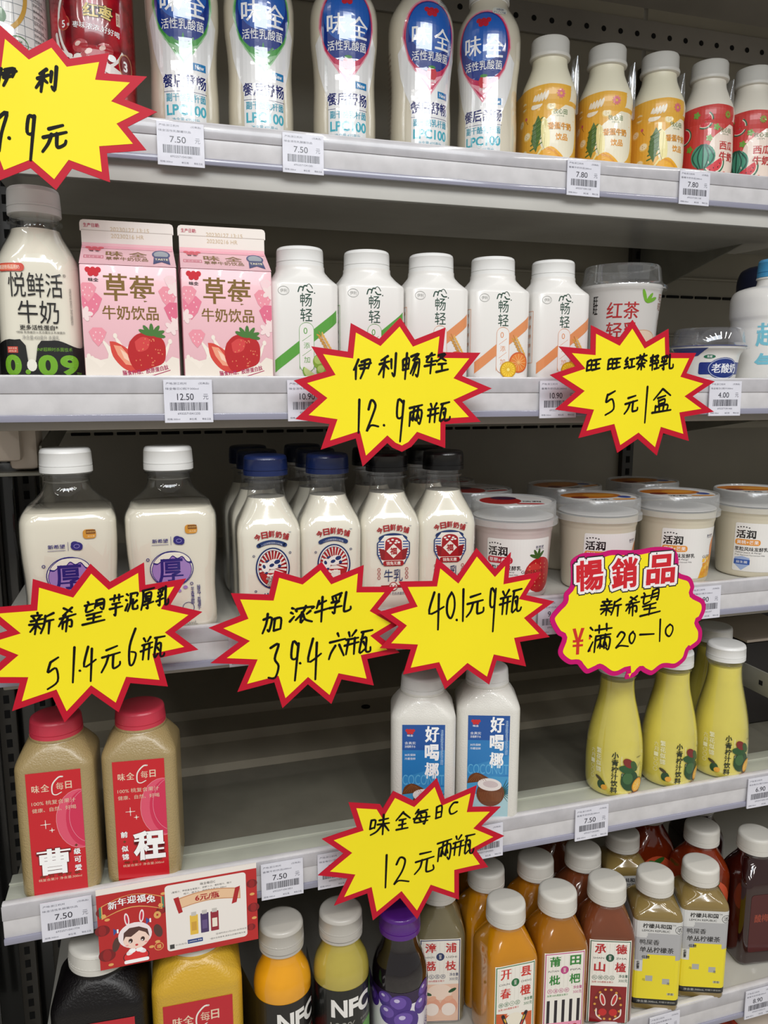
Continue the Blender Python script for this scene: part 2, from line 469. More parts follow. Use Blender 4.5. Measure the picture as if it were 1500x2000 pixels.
    def t(s, txt, x, y, h, col, w=None, bold=0.0, rot=0, vert=False, gap=1.0, arc=0.0, halo=None, hb=0.05):
        if halo is not None: s.t(txt, x, y, h * 1.06, halo, (w * 1.03) if w else None, bold + hb, rot, vert, gap, arc)
        vs, tr, asp = text_tris(txt, bold, vert, gap)
        if not vs: return
        W = w if w else h * asp
        c, q = math.cos(R_(rot)), math.sin(R_(rot)); out = []
        for a, b in vs:
            px, py = a * W, b * h
            if arc: py -= arc * (2 * a) ** 2
            out.append((x + px * c - py * q, y + px * q + py * c))
        s.add(out, tr, col)
    def done(s, name, parent):
        me = bpy.data.meshes.new(name); s.bm.to_mesh(me); s.bm.free()
        for m in s.mats: me.materials.append(m)
        for p in me.polygons: p.use_smooth = False
        return link_mesh(name, me, parent)

def flatmap(y, z0=0.0):
    return lambda u, v, e: Vector((u * .001, (y - e) * .001, v * .001 + z0))

# ---------------------------------------------------------------- scene-tree helpers
def tag(o, label, cat, group=None):
    o['label'] = label; o['category'] = cat
    if group: o['group'] = group
    return o
def thing(name, loc=(0, 0, 0), rz=0):
    o = bpy.data.objects.new(name, None); COL.objects.link(o); o.location = loc; o.rotation_euler = (0, 0, R_(rz)); o.empty_display_size = .02
    return o
def dup(root):
    r = root.copy(); COL.objects.link(r)
    for ch in list(root.children):
        c = ch.copy(); COL.objects.link(c); c.parent = r
        for g in ch.children:
            d = g.copy(); COL.objects.link(d); d.parent = c
    return r
_used = set()
def put(proto, x, y, z, rz, label, cat, group=None):
    o = proto if proto.name not in _used else dup(proto)
    _used.add(o.name)
    o.location = (x, y, z); o.rotation_euler = (0, 0, R_(rz))
    return tag(o, label, cat, group)

# shelf data: front edge y, top of the price rail z
SH = {1: (.785, .2463), 2: (.690, .0103), 3: (.683, -.2115), 4: (.675, -.4455), 5: (.655, -.7080)}
def fz(i): return SH[i][1] + CZ - .006        # shelf surface

# ================================================================ setting and cooler
W_, B_ = (255, 255, 255), (20, 18, 20)
fl = box('floor', -3, 4, -4, 2.0, -.02, 0, M['floor'], bev=0); fl['kind'] = 'structure'

XL, XR = -.145, 1.55        # shelf run
cooler = tag(thing('display_cooler', (.5, .9, 0)), 'open refrigerated display cabinet with grey slotted back wall holding all the drink shelves', 'cooler')
def cpart(o):
    o.parent = cooler; o.location = (-.5, -.9, 0); return o
cpart(box('back_panel', -.33, .775, 1.150, 1.17, .25, CZ + .60, M['wall'], bev=0))
cpart(box('back_panel', .783, 1.75, 1.150, 1.17, .25, CZ + .60, M['wall'], bev=0))
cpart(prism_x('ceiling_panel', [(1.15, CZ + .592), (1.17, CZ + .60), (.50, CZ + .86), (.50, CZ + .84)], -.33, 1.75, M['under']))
cpart(box('added_light_visor', -.345, 1.77, .48, .50, CZ + .50, CZ + .88, M['paint']))  # added out of view; blocks light to darken the top shelf's interior
cpart(box('side_panel', -.345, -.325, .62, 1.17, .25, CZ + .60, M['dark'], bev=0))
cpart(box('side_panel', 1.75, 1.77, .62, 1.17, .25, CZ + .60, M['under'], bev=0))
cpart(box('base_plinth', -.345, 1.77, .60, 1.17, 0, .25, M['paint']))
# perforated strip at the top of the back wall
cpart(box('perforated_strip', -.32, 1.74, 1.143, 1.150, CZ + .530, CZ + .572, M['under']))
bm = bmesh.new(); 
def disc(bm, x, y, z, r, n=12):
    bm.faces.new([bm.verts.new((x + r * math.cos(2 * math.pi * i / n), y, z + r * math.sin(2 * math.pi * i / n))) for i in range(n)])
disc(bm, 0, 0, 0, .0042)
holem = bpy.data.meshes.new('vent_hole'); bm.to_mesh(holem); bm.free(); holem.materials.append(M['black'])
x = .34
while x < 1.2:
    h = link_mesh('vent_hole', holem, cooler); h.location = (x - .5, 1.1425 - .9, CZ + .550); x += .0300
bm = bmesh.new(); add_box(bm, -.012, .012, -.002, .002, -.0022, .0022, 0, .001)
slotm = bpy.data.meshes.new('air_slot'); bm.to_mesh(slotm); bm.free(); slotm.materials.append(M['black'])
def slots(x0, x1, y, z, step=.0285):
    x = x0
    while x < x1:
        h = link_mesh('air_slot', slotm, cooler); h.location = (x - .5, y - .9, z); x += step
slots(.83, 1.12, 1.149, CZ + .1525)
# ribs of the back wall: a bar with a row of slots behind shelves
for (x0, x1, zt) in ((-.114, .74, CZ - .047), (.80, 1.7, CZ - .056)):
    cpart(box('wall_rib', x0, x1, 1.085, 1.150, zt - .012, zt, M['wall'], bev=.001))
slots(-.09, .72, 1.0865, CZ - .0605)
for z in (CZ - .262, CZ - .290, CZ - .31):
    cpart(box('wall_rib', -.14, .76, 1.135, 1.150, z - .006, z, M['wall'], bev=.001))
for z in (CZ + .185, CZ + .09):
    cpart(box('wall_rib', -.32, 1.7, 1.144, 1.150, z - .004, z, M['wall'], bev=.001))
# slotted uprights
def upright(x, y, z0, z1):
    u = cpart(box('slotted_upright', x - .011, x + .011, y - .012, y, z0, z1, M['darkwall']))
    k = 0; z = z0 + .02
    bm = bmesh.new(); 
    while z < z1 - .02 and k < 90:
        add_box(bm, x - .0035, x + .0035, y - .0128, y - .0118, z, z + .011, 0); z += .021; k += 1
    s = finish(bm, 'slot_row', M['black'], u, smooth=False); s['kind'] = 'stuff'
upright(-.205, 1.1, .3, CZ + .5); upright(-.165, 1.13, .3, CZ + .5); upright(.779, 1.15, .3, CZ + .5)
# stepped air duct at the rear of the fourth shelf
y0, z4 = .878, fz(4)
cpart(prism_x('stepped_duct', [(y0, z4 - .004), (y0, CZ - .4436), (.934, CZ - .4436), (.934, CZ - .4303), (.983, CZ - .4303), (.983, CZ - .4174), (1.15, CZ - .4174), (1.15, z4 - .004)], -.14, .76, M['wall']))
pl = bmesh.new(); lathe(pl, [(0, 6), (1.2, 6), (2, 4)], 20); pg = finish(pl, 'duct_plug', M['black'], cooler); pg.location = (.262 - .5, .957 - .9, CZ - .4303)
cpart(box('dark_cover_sheet', -.325, -.150, 1.136, 1.142, .3, CZ + .48, M['dark']))  # added dark sheet over the pale back wall, to darken this end
# dark glass strips beyond the left end of the shelves
for i, x in enumerate((-.30, -.272, -.246, -.224, -.202, -.181)):
    cpart(box('dark_glass_strip', x, x + .016, 1.02, 1.026, CZ - .33 if x > -.23 else .3, CZ - .05 if x > -.23 else CZ + .45, M['dark']))
cpart(box('side_rail', .7375, .7405, .70, 1.13, CZ - .392, CZ - .360, M['steel']))
for y in (.76, .84, .92, 1.0):
    cpart(box('rail_hole', .7371, .7376, y, y + .006, CZ - .379, CZ - .373, M['black'], bev=0))

def shelf(i, name, label, x0, x1, ydeep, liner=False, beam=True):
    D, zt = SH[i]; zt += CZ
    s = thing(name, (0, 0, 0)); tag(s, label, 'shelf')
    f = fz(i)
    if liner:
        box('deck', x0, x1, D + .004, D + .056, f - .012, f, M['deck'], s)
        box('deck_ridge', x0, x1, D + .038, D + .041, f, f + .0012, M['deck'], s, bev=.0004)
        box('dark_liner', x0 + .004, x1, D + .056, ydeep, f - .012, f - .002, M['liner'], s)
    else:
        box('deck', x0, x1, D + .004, ydeep, f - .012, f, M['paint'], s)
    # price rail: bright face with a grey upper band, clear lower lip
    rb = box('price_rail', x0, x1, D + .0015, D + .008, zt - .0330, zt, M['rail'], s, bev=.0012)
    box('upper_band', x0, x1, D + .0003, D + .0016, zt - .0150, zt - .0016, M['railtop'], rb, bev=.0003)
    box('lower_lip', x0, x1, D - .0005, D + .004, zt - .0385, zt - .0325, M['raillip'], rb, bev=.0008)
    if beam == 'deep':
        box('front_beam', x0, x1, D + .010, D + .020, zt - .056, zt - .012, M['beam'], s)
        prism_x('underside_box', [(D + .020, zt - .0555), (D + .205, zt - .050), (D + .205, zt - .020), (D + .020, zt - .020)], x0 + .02, .845, M['underbox'], s)
    else:
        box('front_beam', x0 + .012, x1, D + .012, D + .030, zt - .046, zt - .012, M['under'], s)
    for xb in (x0 + .010, .785):
        if i <= 2 and xb < 0: continue
        prism_x('bracket_arm', [(D + .035, zt - .020), (D + .035, zt - .034), (ydeep - .09, zt - .085), (ydeep + .0, zt - .10), (ydeep + .0, zt - .020)], xb - .0015, xb + .0015, M['steel'], s)
    return s
shelf(1, 'shelf', 'topmost white shelf with a bright price rail under the tall yogurt drink bottles', -.145, XR, 1.148, beam='deep')
shelf(2, 'shelf', 'second shelf from the top with the pink milk cartons and white bottles on it', -.165, XR, 1.145)
shelf(3, 'shelf', 'third shelf from the top carrying square milk bottles and yogurt tubs', XL, XR, 1.132)
shelf(4, 'shelf', 'mostly empty fourth shelf with a dark liner and stepped rear duct', XL, XR, .878, liner=True)
shelf(5, 'shelf', 'lowest visible shelf, crowded with rows of juice bottles', XL, XR, 1.145)
# white plastic clip on the arm under the second shelf
cl = thing('shelf_clip', (0, 0, 0)); tag(cl, 'ivory plastic clip block under the second shelf beside the dark cabinet side', 'clip')
p = at(5, 855, .80)
box('clip_body', p.x - .035, p.x + .0165, .79, .83, p.z - .022, p.z + .012, M['clip'], cl, .004)
box('clip_foot', p.x + .004, p.x + .030, .80, .84, p.z - .031, p.z + .010, M['clip'], cl, .005)
box('arm', p.x - .035, p.x + .034, .795, .90, p.z - .0365, p.z - .033, M['steel'], cl, .001)
prism_x('arm_side', [(.795, p.z - .0355), (.795, p.z - .008), (.93, p.z + .008), (1.05, p.z + .010), (1.05, p.z - .004)], p.x + .032, p.x + .034, M['steel'], cl)

# ================================================================ drink kinds
def wfruit(P, x, y, r, rot=0):      # watermelon wedge
    P.ell(x, y, r, r, (40, 110, 80), rot, a0=180, a1=360); P.ell(x, y, r * .86, r * .86, (235, 225, 205), rot, a0=180, a1=360)
    P.ell(x, y, r * .76, r * .76, (214, 50, 62), rot, a0=180, a1=360)

# ---- tall yogurt drink in a glossy cream sleeve
lact_form = Form([(0, 27), (1.5, 30), (6, 32), (30, 32.3), (62, 31.2), (80, 31.8), (104, 34.2), (122, 34.5), (134, 33), (145, 28), (153, 22.5), (158, 20.4), (160, 20)])
def make_lact(green):
    t = thing('yogurt_drink_bottle'); f = lact_form
    f.build('bottle_body', M['sleeve'], t)
    bm = bmesh.new(); lathe(bm, [(158, 20), (161, 20), (161.3, 21.5), (163, 21.5), (163.4, 20)], 48); finish(bm, 'neck_ring', M['white'], t)
    cap(t, 163, 184, 21.3, M['capw'])
    P = Print(f.wrap, e0=.2, de=.05); P.glossy = True; ac = (70, 160, 70) if green else (205, 45, 90); lt = (150, 205, 150) if green else (238, 150, 170)
    vt = (150, 200, 150) if green else (240, 160, 175)
    # white shield
    P.poly([(-37, 96), (-33, 74), (-26, 56), (-20, 44), (-20, 6), (20, 6), (20, 44), (26, 56), (33, 74), (37, 96), (20, 112), (-20, 112)], (240, 240, 240))
    def drop(k, c):
        P.poly([(-29 * k, 103)] + [(31 * k * math.cos(R_(a)), 109 + 37 * k * math.sin(R_(a))) for a in range(180, -1, -12)] + [(29 * k, 103), (24 * k, 88), (0, 109 - 54 * k), (-24 * k, 88)], c)
    drop(1.0, lt); drop(.95, ac); drop(.93, ac)
    P.poly([(-23, 84), (0, 62), (23, 84), (15, 76), (0, 70), (-15, 76)], vt)
    P.ell(0, 110, 27, 33.5, (18, 52, 140), n=36)
    P.ell(0, 118, 24, 24, (34, 98, 190), n=30)
    for dx, dy in ((-5, 0), (0, 0), (5, 0), (-2.5, -4), (2.5, -4)): P.ell(dx, 134 + dy, 2.8, 2.6, (190, 30, 50), n=10)
    P.t('味', -11, 110, 19, W_, 19, .015); P.t('全', 12, 108, 20, W_, 20, .015)
    P.t('活性乳酸菌', 0, 91, 8.5, W_, 40, .005)
    if green:
        for r in (-40, 0, 35): P.ell(r * .18, 78 - abs(r) * .05, 1.1, 6, (60, 150, 70), rot=-r, n=10)
        P.t('芦荟味', 1, 69, 3, W_, 10)
    else:
        P.ell(1, 75, 5.5, 6.5, (206, 30, 48), n=16); P.ell(1, 81, 4, 1.6, (60, 140, 50), n=8); P.t('草莓味', 1, 68, 3.2, W_, 10)
    P.rect(8, 53, 21, 59.5, (40, 130, 190)); P.t('New', 14.5, 56.2, 4, W_, 9, .02)
    P.t('餐后舒畅', 0, 42.5, 12.5, (28, 38, 110), 42, .025, halo=W_, hb=.05)
    P.line([(-20, 33.2), (21, 33.2)], .5, (60, 70, 120))
    P.t('副干酪乳杆菌', 1, 28, 7.4, (60, 160, 185), 38, .025)
    P.t('LPC100', 1, 17, 9.5, (60, 175, 195), 38, .03)
    P.t('净含量:435毫升', 0, 8.5, 3.4, (60, 160, 185), 26)
    P.rr(8, 141, 24, 149, 3, (225, 225, 215)); P.t('0脂肪', 16, 146.5, 3, (40, 60, 110), 8); P.t('0°C-7°C冷藏', 16, 143, 2.4, (40, 60, 110), 13)
    for k in range(16):     # small print on the side
        P.t('营养成分表配料水生牛乳'[k % 5:k % 5 + 5], -56, 100 - k * 5, 2.4, (120, 80, 60), 12)
    P.done('front_label', t)
    return t

# ---- small fruit milk bottle
fm_form = Form([(0, 25), (1.5, 28), (6, 30.2), (28, 30.4), (56, 29.2), (62, 28.7), (66, 29.6), (74, 29.8), (82, 28.6), (92, 24.6), (100, 21.3), (106, 19.4), (113, 18.8), (114, 18.8)])
def make_fruitmilk(kind, body):
    t = thing('fruit_milk_bottle'); f = fm_form
    f.build('bottle_body', M[body], t)
    bm = bmesh.new(); lathe(bm, [(112, 18.8), (113, 21.6), (115, 22.2), (117, 21.6), (118, 20.8), (131, 20.6), (133, 19.6), (134, 17)], 64); finish(bm, 'cap', M['capoff'], t)
    P = Print(f.wrap, e0=.2, de=.04)
    ban = kind == 'banana'; base = (232, 176, 62) if ban else (205, 62, 58); crm = (238, 230, 205) if ban else (240, 222, 208)
    P.poly([(-80, 2), (90, 2), (90, 74), (40, 80), (20, 80)] + [(-10, 81), (-50, 78), (-80, 76)], base)
    # pale blob rising to the top at right
    P.poly(smooth_line([(-16, 10), (-20, 26), (-14, 44), (2, 56), (14, 66), (17, 82), (34, 81), (31, 66), (27, 52), (26, 34), (22, 14), (6, 3), (-10, 4), (-16, 10)], 4)[:-1], crm)
    if ban:
        for x, y in ((-42, 62), (-36, 30), (-40, 12), (-8, 58), (-47, 45), (46, 20), (52, 58)):
            P.ell(x, y, 5.6, 4.6, (240, 200, 100), 20, 14); P.ell(x, y + .4, 4.4, 3.6, (246, 232, 190), 20, 14)
            for a in range(3): P.ell(x + 1.4 * math.cos(a * 2.1), y + 1.2 * math.sin(a * 2.1), .5, .4, (150, 120, 60), n=6)
        for k in range(5): P.ell(-27 + k * 3.4, 66 + k * .8, 1.6, 5, (245, 235, 215), -18, 10)
        P.ell(-24, 60, 7, 3.4, (245, 235, 215), 15, 12)
        for a in range(10): P.ell(2 + 3.3 * math.cos(a * .63), 71 + 3.3 * math.sin(a * .63), 1.9, .9, (222, 110, 130), a * 36, 8)
        for x, y in ((-38, 49), (-34, 6), (-8, 14), (40, 40)): P.ell(x, y, 1.8, 1.8, (205, 90, 110), n=8); P.line([(x, y - 2), (x + 3, y - 6)], .5, (120, 70, 40))
        P.poly([(-22, 50), (-17, 40), (-19, 28), (-24, 12), (-30, 24), (-28, 38)], (76, 110, 50))
        for k in range(6): P.line([(-23, 18 + k * 5), (-31 + k * .7, 15 + k * 5)], 1.5, (76, 110, 50)); P.line([(-23, 18 + k * 5), (-17, 22 + k * 5)], 1.2, (96, 130, 60))
        P.ell(-14, 30, 4.5, 17, (240, 228, 160), 6, 18); P.line([(-15, 16), (-14, 44)], .5, (200, 190, 110))
        P.poly(smooth_line([(-19, 12), (-8, 17), (4, 9), (7, 4), (2, 3), (-8, 4), (-20, 6), (-19, 12)], 4)[:-1], (236, 172, 30))
        P.line([(-17, 16), (-24, 6)], 2, (244, 230, 160)); P.line([(-12, 15), (-4, 12), (2, 6)], 2.2, (222, 150, 30)); P.ell(7.5, 4, 1.2, .9, (90, 60, 20), n=8)
        cc = (222, 150, 40); name = ('香蕉牛奶', '饮品')
        P.ell(38, 66, 3.5, 9, (240, 226, 150), 15, 12); P.ell(44, 40, 2.2, 2.2, (205, 90, 110), n=8)
    else:
        wfruit(P, -24, 64, 10, 60); wfruit(P, -48, 50, 10, 80); wfruit(P, 46, 60, 10, -60); wfruit(P, 44, 20, 10, 10)
        for x, y in ((-33, 70), (-10, 56), (-18, 44), (-40, 34), (40, 40)): 
            for a in range(5): P.ell(x + 2 * math.cos(a * 1.257), y + 2 * math.sin(a * 1.257), 2.1, 1.5, (110, 165, 60), a * 72, 8)
        for a in range(12): P.ell(3 + 2.8 * math.cos(a * .524), 70 + 2.8 * math.sin(a * .524), 1.9, .7, (140, 160, 60), a * 30, 6)
        P.ell(-24, 24, 13.5, 13.5, (64, 150, 120), n=24)
        for k in (-9, -4.5, 0, 4.5, 9): P.line([(-24 + k * .3, 37), (-24 + k * 1.3, 24), (-24 + k * .5, 11)], 1.5, (20, 82, 66), smooth=True)
        wfruit(P, -12, 17, 13, 35)
        for x, y in ((-12, 11), (-7, 12), (-10, 7), (-16, 9), (-5, 16)): P.ell(x, y, .6, .9, (30, 20, 20), n=6)
        P.poly([(-30, 3), (-20, 7), (-8, 4), (2, 8), (8, 3)], (225, 120, 110))
        cc = (190, 46, 46); name = ('西瓜', '牛奶')
    P.t('牧心田', 2, 53, 5.6, (88, 122, 70), 17, .01); P.t('chin milk', 2, 48.6, 1.8, (110, 130, 90), 9)
    if ban: P.t(name[0], 2, 38, 7.4, cc, 28, .03); P.t(name[1], 4, 27, 7.4, cc, 15, .03)
    else: P.t(name[0], 4, 36, 10, cc, 21, .03); P.t(name[1], 4, 24, 10, cc, 21, .03)
    P.done('front_label', t)
    # straw in a clear film sachet glued to the side
    bm = bmesh.new(); Form([(58, 6, 2.0, 1.0), (60, 6.5, 3.2, 1.5), (100, 6.0, 3.2, 1.5), (112, 6.5, 1.2, .6), (118, 7, .7, .35)], 2).mesh(bm, N=16)
    bmesh.ops.rotate(bm, verts=bm.verts, cent=(0, 0, 0), matrix=Matrix.Rotation(R_(90), 3, 'Z')); bmesh.ops.translate(bm, verts=bm.verts, vec=(.0288, -.002, 0))
    sc = finish(bm, 'straw_sachet', M['sachet'], t)
    bm = bmesh.new(); lathe(bm, [(61, 1.8), (98, 1.8)], 12, cx=29.5, cy=-2); finish(bm, 'straw', M['white'], sc)
    return t

# ---- red jujube bottle and white can at the left end of the top shelf
def make_jujube():
    t = thing('jujube_yogurt_bottle'); f = Form([(0, 32), (2, 35), (8, 37), (60, 37), (62, 36.4), (64, 37), (128, 37), (140, 34), (150, 26), (156, 22)])
    f.build('bottle_body', M['redsl'], t); cap(t, 156, 178, 23, M['capw'])
    P = Print(f.wrap, e0=.2)
    P.ring(2, 82, 32, 38, 2.6, (240, 232, 226), 40, 60, 330); P.line([(-12, 52), (0, 50), (14, 46), (28, 42), (33, 52)], 8, (238, 228, 222), smooth=True); P.line([(-34, 74), (-30, 60), (-18, 54)], 3.6, (240, 232, 226), smooth=True)
    for x, y, r in ((0, 56, 9), (12, 60, 8), (-9, 62, 7)): P.ell(x, y, r, r * .8, (176, 40, 50), 20); P.ell(x - 2, y + 2, r * .4, r * .25, (235, 200, 190), 30, 12)
    P.ell(18, 55, 4, 3, W_)
    P.t('红枣', 8, 92, 12, (240, 214, 130), 26, .03, halo=(40, 10, 8), hb=.08)
    P.rect(24, 84, 28, 95, (235, 210, 190)); P.t('牛奶', 26, 89.5, 8, (150, 20, 30), 3, 0, vert=True)
    P.t('枣味浓浓,好好喝', 6, 78, 5.6, W_, 42, .01, rot=-5)
    P.ell(-24, 82, 6.5, 6.5, (190, 90, 60)); P.ell(-24, 82, 5.7, 5.7, (170, 16, 30)); P.poly([(-28, 87), (-24, 97), (-20, 87)], (170, 16, 30)); P.t('5', -24, 81, 6, W_, bold=.02); P.t('倍', -19, 80, 2.4, W_)
    P.ell(33, 52, 8.5, 11, (190, 140, 100)); P.ell(33, 52, 7.4, 9.8, (120, 14, 26)); P.t('3', 32, 52, 9, W_, bold=.03)
    P.ell(-14, 122, 10, 6, W_); P.ell(-14, 122, 8, 4.6, (60, 150, 60))
    P.done('front_label', t); return t
def make_gridcan():
    t = thing('drink_bottle'); f = Form([(0, 34), (2, 37), (8, 39), (130, 39), (142, 36), (152, 26), (158, 22)])
    f.build('bottle_body', M['white'], t); cap(t, 158, 180, 23, M['capw'])
    P = Print(f.wrap, e0=.2)
    for k in range(11): P.line([(-45, 50 + k * 8), (58, 50 + k * 8)], .35, (120, 130, 140))
    for k in range(11): P.line([(-42 + k * 9, 46), (-42 + k * 9, 132)], .35, (120, 130, 140))
    P.ring(2, 98, 30, 34, 3.6, (206, 160, 70), 30, -60, 110); P.ell(0, 88, 8, 14, (60, 130, 40), 20); P.ell(6, 78, 9, 8, (50, 110, 40)); P.ell(8, 66, 14, 7, (240, 240, 245))
    for k in range(9): P.t('营养成分表', 46, 100 - 5 * k, 2.6, (90, 90, 90), 13)
    P.ring(24, 58, 8, 6, .7, (90, 140, 90)); P.t('鲜', 24, 58, 6, (60, 100, 60))
    P.done('front_label', t); return t

# ---- tall clear milk bottle with a black foot
def make_freshmilk():
    t = thing('fresh_milk_bottle')
    f = Form([(0, 28, 27, 12), (1.5, 31, 30, 14), (7, 33, 32, 15), (40, 32.6, 31.6, 15), (78, 32.8, 31.8, 18), (96, 32.6, 31.6, 24), (108, 29, 28.5, 27), (118, 23.5, 23.5, 23.5), (124, 20.5, 20.5, 20.5), (129, 19.4, 19.4, 19.4), (140, 19.2, 19.2, 19.2)])
    f.build('clear_bottle', M['clear'], t, bottom=False, top=False)
    f.build('milk_fill', M['milk'], t, z1=126, inset=.8)
    bm = bmesh.new(); lathe(bm, [(131, 19), (131.2, 21.8), (133, 21.8), (133.3, 19)], 48, close=False); finish(bm, 'neck_ring', M['clear'], t)
    cap(t, 138, 160, 21.2, M['capw'])
    P = Print(f.wrap, e0=.25, flat=15, step=3)
    g0 = (60, 66, 74)
    P.poly([(-50, 3), (50, 3), (50, 33)] + [(x, 30 + 3 * math.sin(x / 6.5) + (1.5 if x > 6 else 0)) for x in range(46, 4, -3)] + [(0, 34), (-3, 30), (-5, 18), (-7, 13.5), (-9.5, 13.5), (-11, 18), (-12, 30), (-16, 35)] + [(x, 33 + 2 * math.sin(x / 5)) for x in range(-20, -48, -4)] + [(-50, 33)], (18, 18, 18))
    P.ell(-8.2, 14, 3.8, 5, (238, 234, 222), n=14)
    for s_, x, w_ in (('0', -22.5, 13), ('.', -11.5, 4), ('0', 4, 15), ('9', 21, 15)):
        P.t(s_, x, 14 if s_ != '.' else 8.5, 17 if s_ != '.' else 4, (112, 170, 36), w_, .05)
    P.t('TM', 28.5, 7, 2.4, (112, 170, 36)); P.t('INF超瞬时杀菌技术', 10, 27, 3.2, (110, 165, 40), 27)
    P.rect(-26, 24, -18, 29, (196, 74, 60)); P.t('脂肪含量', -22, 27.6, 1.4, (250, 210, 190), 6.5); P.t('超低温', -22, 25.4, 1.4, (250, 210, 190), 6)
    P.rr(-31, 89, -9, 95.5, 3, (206, 74, 58)); P.rr(-30, 90, -14, 94.5, 2, (232, 130, 100)); P.t('甄选牧场品质奶', -21, 92.3, 3, (250, 240, 225), 17)
    P.t('悦鲜活', -1.5, 78.5, 19.5, B_, 41, -.004); P.t('®', 21, 87, 2.6, B_)
    P.t('牛奶', -.5, 57, 18.5, B_, 31, .0)
    P.t('更多活性蛋白*', -1, 44.6, 4.2, B_, 29, .02); P.t('*特指 乳铁蛋白·α-乳白蛋白·β-乳球蛋白', 0, 40.6, 2.2, (40, 40, 40), 37); P.t('净含量:450毫升 杀菌乳', 0, 36.6, 3.6, (150, 148, 142), 28)
    P.t('保质条件零到六度冷藏保存', 25, 62, 30, (140, 138, 130), 2.2, 0, vert=True)
    P.done('front_label', t)
    return t

# ---- gable-top carton
CW, CD, CH, CG, CT = 38.5, 34, 96, 116, 137
def make_carton():
    t = thing('milk_carton')
    bm = bmesh.new(); add_box(bm, -CW * .001, CW * .001, -CD * .001, CD * .001, 0, CH * .001, 0, .0012); finish(bm, 'carton_body', M['pink'], t)
    bm = bmesh.new(); k = .001
    A = [bm.verts.new((x * k, y * k, CH * k)) for x, y in ((-CW, -CD), (CW, -CD), (CW, CD), (-CW, CD))]
    F0 = [bm.verts.new((x * k, -1.6 * k, CG * k)) for x in (-CW + 1, CW - 1)]; F1 = [bm.verts.new((x * k, 1.6 * k, CG * k)) for x in (CW - 1, -CW + 1)]
    gl = bm.verts.new(((-CW + 15) * k, 0, (CG - 3) * k)); gr = bm.verts.new(((CW - 15) * k, 0, (CG - 3) * k))
    bm.faces.new((A[0], A[1], F0[1], F0[0])); bm.faces.new((A[2], A[3], F1[1], F1[0]))
    bm.faces.new((A[3], A[0], gl)); bm.faces.new((A[0], F0[0], gl)); bm.faces.new((F1[1], A[3], gl)); bm.faces.new((A[1], A[2], gr)); bm.faces.new((F0[1], A[1], gr)); bm.faces.new((A[2], F1[0], gr))
    bmesh.ops.recalc_face_normals(bm, faces=bm.faces); finish(bm, 'gable_top', M['pink'], t, angle=10)
    bm = bmesh.new(); pts = [(-CW + 1, CG - 1), (CW - 1, CG - 1), (CW - 1, CT - 9), (CW, CT - 9), (CW, CT - 3), (CW - .9, CT - .9), (CW - 3, CT), (-CW + 3, CT), (-CW + .9, CT - .9), (-CW, CT - 3), (-CW, CT - 9), (-CW + 1, CT - 9)]
    a = [bm.verts.new((x * k, -1.6 * k, z * k)) for x, z in pts]; b = [bm.verts.new((x * k, 1.6 * k, z * k)) for x, z in pts]
    bm.faces.new(a); bm.faces.new(b[::-1])
    for i in range(len(pts)): bm.faces.new((a[i], b[i], b[(i + 1) % len(pts)], a[(i + 1) % len(pts)]))
    bmesh.ops.recalc_face_normals(bm, faces=bm.faces); finish(bm, 'sealed_fin', M['cartonw'], t, angle=10)
    gold, mg, pk, pk2 = (128, 98, 40), (176, 40, 92), (238, 150, 166), (246, 214, 218)
    P = Print(flatmap(-CD, 0), step=0, de=.02)
    P.clip = (-CW + .6, .8, CW - .6, CH - .5)
    # milk pool and splash
    P.poly([(-CW, 0), (CW, 0), (CW, 20), (32, 22), (27, 17), (20, 22), (14, 28), (8, 24), (-4, 30), (-10, 26), (-18, 30), (-20, 20), (-28, 18), (-32, 22), (-CW, 20)], (240, 230, 218))
    for pts in ([(-16, 22), (-19, 28), (-23, 34)], [(-9, 24), (-10, 31), (-13, 37)], [(10, 24), (12, 34), (12, 41)], [(20, 18), (26, 24), (30, 33)], [(-24, 14), (-29, 18), (-34, 20)]): P.line(pts, 6, (244, 234, 222), w2=1.4, smooth=True, caps=False); P.ell(pts[-1][0] * 1.03, pts[-1][1] + 1.6, 1.7, 2.2, (244, 234, 222), n=10)
    # pale strawberries at the sides
    for x, y, r, c in ((-31, 64, 9, (232, 124, 150)), (-33, 74, 7, pk), (-27, 38, 7, pk), (31, 72, 8, pk), (36, 58, 9, (226, 110, 140)), (33, 84, 5, pk2)):
        P.poly([(x - r, y + r * .5), (x - r * .5, y + r), (x + r * .5, y + r), (x + r, y + r * .5), (x + r * .6, y - r * .5), (x, y - r * 1.2), (x - r * .6, y - r * .5)], c)
        for a in range(6): P.ell(x + r * .5 * math.cos(a), y + r * .5 * math.sin(a), .5, .8, (250, 210, 215), n=6)
    for x, y in ((36, 78), (33, 46), (38, 50), (-36, 56)):
        for a in range(5): P.ell(x + 3 * math.cos(a * 1.26), y + 3 * math.sin(a * 1.26), 3.4, 2, (244, 222, 220), a * 72, 10)
    for dx, dy in ((-4, 1.5), (0, 1.5), (4, 1.5), (-2, -1.5), (2, -1.5)): P.ell(-28 + dx, 90 + dy, 2.3, 2.3, (206, 24, 44), n=12)
    P.t('味全', -28, 83.5, 3, B_, 8, .03)
    P.t('草', -11, 78, 22, gold, 19, .02); P.t('莓', 10, 77, 22, gold, 20, .015)
    P.t('牛奶饮品', 0, 57.5, 11.5, gold, 45, .012)
    # strawberries
    P.poly(smooth_line([(-18, 34), (-12, 33), (-2, 26), (4, 14), (2, 8), (-8, 12), (-16, 22), (-18, 34)], 4)[:-1], (214, 70, 58)); P.poly([(-15, 31), (-9, 30), (-3, 22), (1, 14), (-6, 15), (-12, 23)], (240, 160, 130)); P.poly([(-10, 28), (-5, 24), (-2, 17), (-7, 20)], (248, 205, 180))
